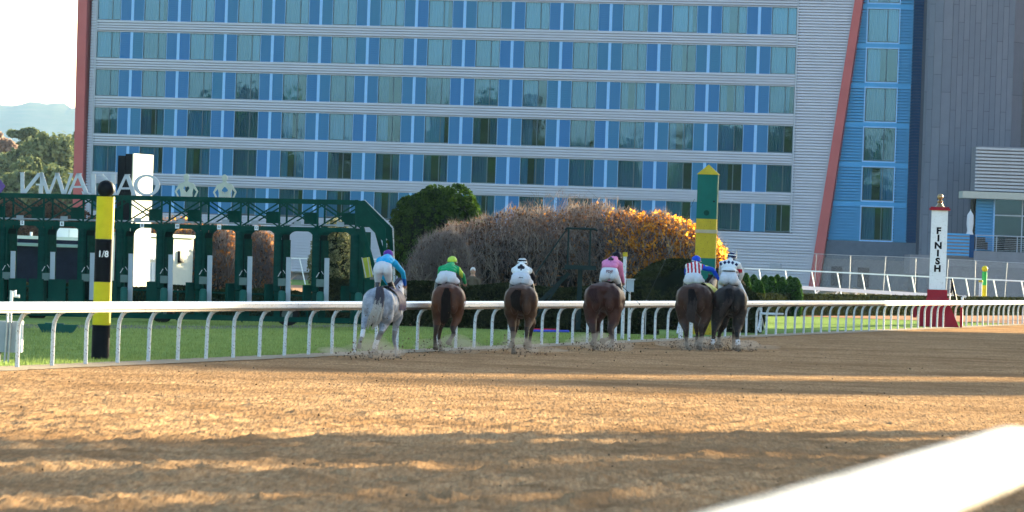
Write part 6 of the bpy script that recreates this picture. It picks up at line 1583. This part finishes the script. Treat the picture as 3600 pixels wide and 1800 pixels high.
j6, g6 = make_jockey('jockey in white silks with black diamonds, red arm band and navy striped cap', fr, p, ang(p), sc,
    dict(pel=(868, 375, .75), wai=(865, 300, .85), chs=(862, 225, 1.08), neck=(880, 175, 1.2), head=(888, 158, 1.30), SL=(795, 225, 1.02), EL=(785, 320, 1.25), HL=(795, 430, 1.5), SR=(955, 230, 1.02), ER=(1002, 315, 1.2), HR=(975, 400, 1.45),
         KL=(785, 420, 1.0), AL=(790, 520, .95), KR=(965, 410, 1.0), AR=(1050, 560, 1.1), bw=0.135, cw=.17), [S_white, S_navy, S_red], [S_navy, S_white], diamonds,
    boot_m=M_wrap, helmet_paint=lambda x, y, z: np.where(np.sin((z-2.1)*90+x*8) > 0.55, 1, 0))
MB().tube([g6['wai']+Vector((0.165*math.cos(a), 0.17*math.sin(a), 0.015)) for a in [math.pi+math.pi*i/12 for i in range(13)]], 0.016, 6).build('black_belt', S_black, j6, smooth=True)
# lettering on the breeches of the pink jockey
pz = g4['pel']; 
bend = lambda q: Vector((q.x, -0.155*math.sqrt(max(0.05, 1-(abs(abs(q.x-0)-0.09)/0.16)**2))-0.006-0.0*q.z, q.z))
put_text('breeches_lettering', 'PDJF', 0.082, M_redcloth, j4, pz+Vector((0, 0.0, 0.075)), bold=0.002, fn=bend)
# whips held by two jockeys
def whip(label, a, c, Y, scale=1):
    p0, p1 = W(*a, Y), W(*c, Y); t = thing('riding_whip', label, 'whip', p0, 0, 'riding whips'); d = p1-p0
    MB().tube([(0, 0, 0), d*0.5+Vector((0, 0, 0.02)), d], [0.010, 0.007, 0.005], 6).build('shaft', M_tack, t, smooth=True); MB().tube([d, d*1.04], [0.018, 0.014], 6).build('flap', M_tack, t)
whip('long black whip pointing down right from the hand of the pink silks jockey', (2186, 1006), (2247, 1068), 136)
whip('short thin whip pointing up beside the cap of the black and white jockey', (1815, 918), (1797, 892), 126)
# onlooker behind the hedge
p = W(1663, 940, 178); zt = p.z
t = thing('person', 'white haired onlooker in a brown jacket standing behind the clipped hedge', 'person', (p.x, 178, 0))
M_jack = cl('brown_jacket', (0.11, 0.085, 0.06), 0.8); M_hairw = mat('white_hair', (0.6, 0.57, 0.55), rough=0.8); M_trs = cl('dark_trousers', (0.03, 0.03, 0.04), 0.8)
k = zt/1.78
b = Body(); b.ell((0, 0, 1.66*k), (0.075, 0.095, 0.11)); b.limb([(0, 0, 1.6*k), (0, 0.01, 1.45*k), (0, 0, 1.1*k), (0, 0, 0.95*k)], [0.055, 0.10, 0.12, 0.13]); b.limb([(-0.17, 0, 1.40*k), (0, 0, 1.42*k), (0.17, 0, 1.40*k)], [0.05, 0.08, 0.05])
b.ell((0, -0.10, 1.65*k), (0.014, 0.022, 0.02)); 
for s_ in (-1, 1):
    b.limb([(s_*0.18, 0, 1.39*k), (s_*0.25, -0.05, 1.12*k), (s_*0.08, -0.24, 1.15*k)], [0.05, 0.04, 0.028]); hand(b, (s_*0.08, -0.24, 1.15*k), (-s_*0.5, -0.5, 0.1), s_)
    b.limb([(s_*0.09, 0, 0.92*k), (s_*0.10, 0, 0.5*k), (s_*0.11, 0, 0.06)], [0.085, 0.058, 0.04]); b.limb([(s_*0.11, 0, 0.05), (s_*0.12, -0.14, 0.035)], [0.04, 0.032]); b.ell((s_*0.078, 0, 1.65*k), (0.012, 0.02, 0.03)); b.ell((s_*0.03, -0.085, 1.68*k), (0.012, 0.01, 0.01))
b.fuse('body', M_skin, 0.012, 2, None, t)
b = Body(); b.limb([(0, 0, 1.42*k), (0, 0, 1.2*k), (0, 0, 0.9*k)], [0.13, 0.15, 0.165]); b.limb([(-0.18, 0, 1.40*k), (0, 0, 1.42*k), (0.18, 0, 1.40*k)], [0.07, 0.11, 0.07])
for s_ in (-1, 1): b.limb([(s_*0.19, 0, 1.39*k), (s_*0.26, -0.05, 1.12*k), (s_*0.12, -0.22, 1.15*k)], [0.068, 0.058, 0.045])
b.fuse('jacket', M_jack, 0.013, 3, None, t)
b = Body(); b.ell((0, 0.02, 1.70*k), (0.088, 0.10, 0.095)); b.fuse('hair', M_hairw, 0.012, 2, None, t)
b = Body()
for s_ in (-1, 1): b.limb([(s_*0.08, 0, 0.92*k), (s_*0.10, 0, 0.5*k), (s_*0.11, 0, 0.10)], [0.11, 0.08, 0.062])
b.fuse('trousers', M_trs, 0.014, 3, None, t)

# ------------------------------------------------------------------ flying clods and dust behind the hooves
g_ = np.random.RandomState(77); V = []; Fs = []
base = np.array([(1, 0, 0), (-1, 0, 0), (0, 1, 0), (0, -1, 0), (0, 0, 1), (0, 0, -1)], dtype=float); ff = np.array([(0, 2, 4), (2, 1, 4), (1, 3, 4), (3, 0, 4), (2, 0, 5), (1, 2, 5), (3, 1, 5), (0, 3, 5)])
def clod(p, s):
    k = len(V)*6; q = base*(s*g_.uniform(0.5, 1.3, (6, 1)))*np.array([1, 1, 0.7]); a = g_.uniform(0, 6.28); c_, s_ = math.cos(a), math.sin(a); q = q @ np.array([[c_, 0, s_], [0, 1, 0], [-s_, 0, c_]]); V.append(q+p); Fs.append(ff+k)
hp = [G(1324, 1262), G(1568, 1240), G(1825, 1246), G(2114, 1232), G(2433, 1229), G(2560, 1234)]
for i, h in enumerate(hp):
    for j in range([220, 140, 170, 340, 360, 400][i]):
        low = g_.rand() < 0.62
        x = h.x+g_.normal(0, 0.42 if low else 0.40); y = h.y-g_.exponential(0.9)-0.1; z = abs(g_.normal(0, 0.14)) if low else g_.uniform(0.1, 1.35)*g_.rand()**0.7
        clod(np.array([x, y, z+0.02]), g_.uniform(0.008, 0.026)*(1.25 if low else 0.8))
for j in range(160):
    u = g_.uniform(1200, 2700); h = G(u, 1232); clod(np.array([h.x, h.y-g_.uniform(-3, 3), abs(g_.normal(0, 0.16))+0.02]), g_.uniform(0.008, 0.02))
for j in range(450):                            # loose clods lying on the track
    tt_ = -50+110*g_.rand()**1.2; w__ = g_.uniform(0.6, 21); q = TR(tt_, w__); clod(np.array([q.x, q.y, 0.012]), g_.uniform(0.008, 0.024))
M_clod = mat('clod_soil', (0.13, 0.085, 0.055), rough=0.95, var=0.3, scale=3)
tag(link('flying_clods', np_mesh('flying_clods', np.concatenate(V), np.concatenate(Fs), M_clod)), kind='stuff')
m = bpy.data.materials.new('dust'); m.use_nodes = True; N = m.node_tree.nodes; N.remove(N['Principled BSDF'])
pv = N.new('ShaderNodeVolumePrincipled'); pv.inputs['Color'].default_value = (0.72, 0.60, 0.48, 1); pv.inputs['Density'].default_value = 0.40
m.node_tree.links.new(pv.outputs['Volume'], N['Material Output'].inputs['Volume'])
for i, h in enumerate(hp):
    b = Body(); r_ = random.Random(i+3)
    for j in range(14): q_ = r_.gauss(0, 0.42); b.ell((h.x+q_, h.y-0.9+r_.gauss(0, 0.6), 0.12+abs(r_.gauss(0, 0.13))*max(0.2, 1-abs(q_))), (r_.uniform(0.16, 0.40), r_.uniform(0.3, 0.7), r_.uniform(0.07, 0.24)*max(0.35, 1-abs(q_)*0.7)))
    o = b.fuse('dust_cloud', m, 0.05, 6); tag(o, 'pale brown dust kicked up behind the hooves of %s' % ['the grey horse', 'the green silks horse', 'the club emblem horse', 'the pink silks horse', 'the striped silks horse', 'the diamond silks horse'][i], 'dust', kind='stuff')

# short blades on the infield turf near the rail
g_ = np.random.RandomState(5); n = 90000; tt_ = g_.uniform(-8, 75, n); wv = -0.25-g_.rand(n)**1.3*14
bx = R0.x+TD.x*tt_+WD.x*wv; by = R0.y+TD.y*tt_+WD.y*wv; h = g_.uniform(0.02, 0.065, n)*(1+0.5*np.sin(tt_*2)*np.sin(wv*3)); a = g_.uniform(0, 6.28, n); w2 = 0.008
P = np.stack([np.stack([bx-np.cos(a)*w2, by-np.sin(a)*w2, np.zeros(n)], 1), np.stack([bx+np.cos(a)*w2, by+np.sin(a)*w2, np.zeros(n)], 1), np.stack([bx+g_.normal(0, 0.015, n), by+g_.normal(0, 0.015, n), h], 1)], 1).reshape(-1, 3)
M_blade = leaf_mat('grass_blade', (0.12, 0.17, 0.04), (0.27, 0.35, 0.11), 0.4)
tag(link('grass_blades', np_mesh('grass_blades', P, np.arange(n*3).reshape(-1, 3), M_blade)), kind='stuff')
# ------------------------------------------------------------------ haze
m = bpy.data.materials.new('haze'); m.use_nodes = True; N = m.node_tree.nodes; N.remove(N['Principled BSDF'])
pv = N.new('ShaderNodeVolumePrincipled'); pv.inputs['Density'].default_value = 0.000024; pv.inputs['Color'].default_value = (0.38, 0.63, 1.0, 1)
pv.inputs['Anisotropy'].default_value = 0.2
m.node_tree.links.new(pv.outputs['Volume'], N['Material Output'].inputs['Volume'])
hz = MB().b2(-5200, 5200, -600, 11600, -1.3, 420).build('haze', m); tag(hz, kind='stuff')
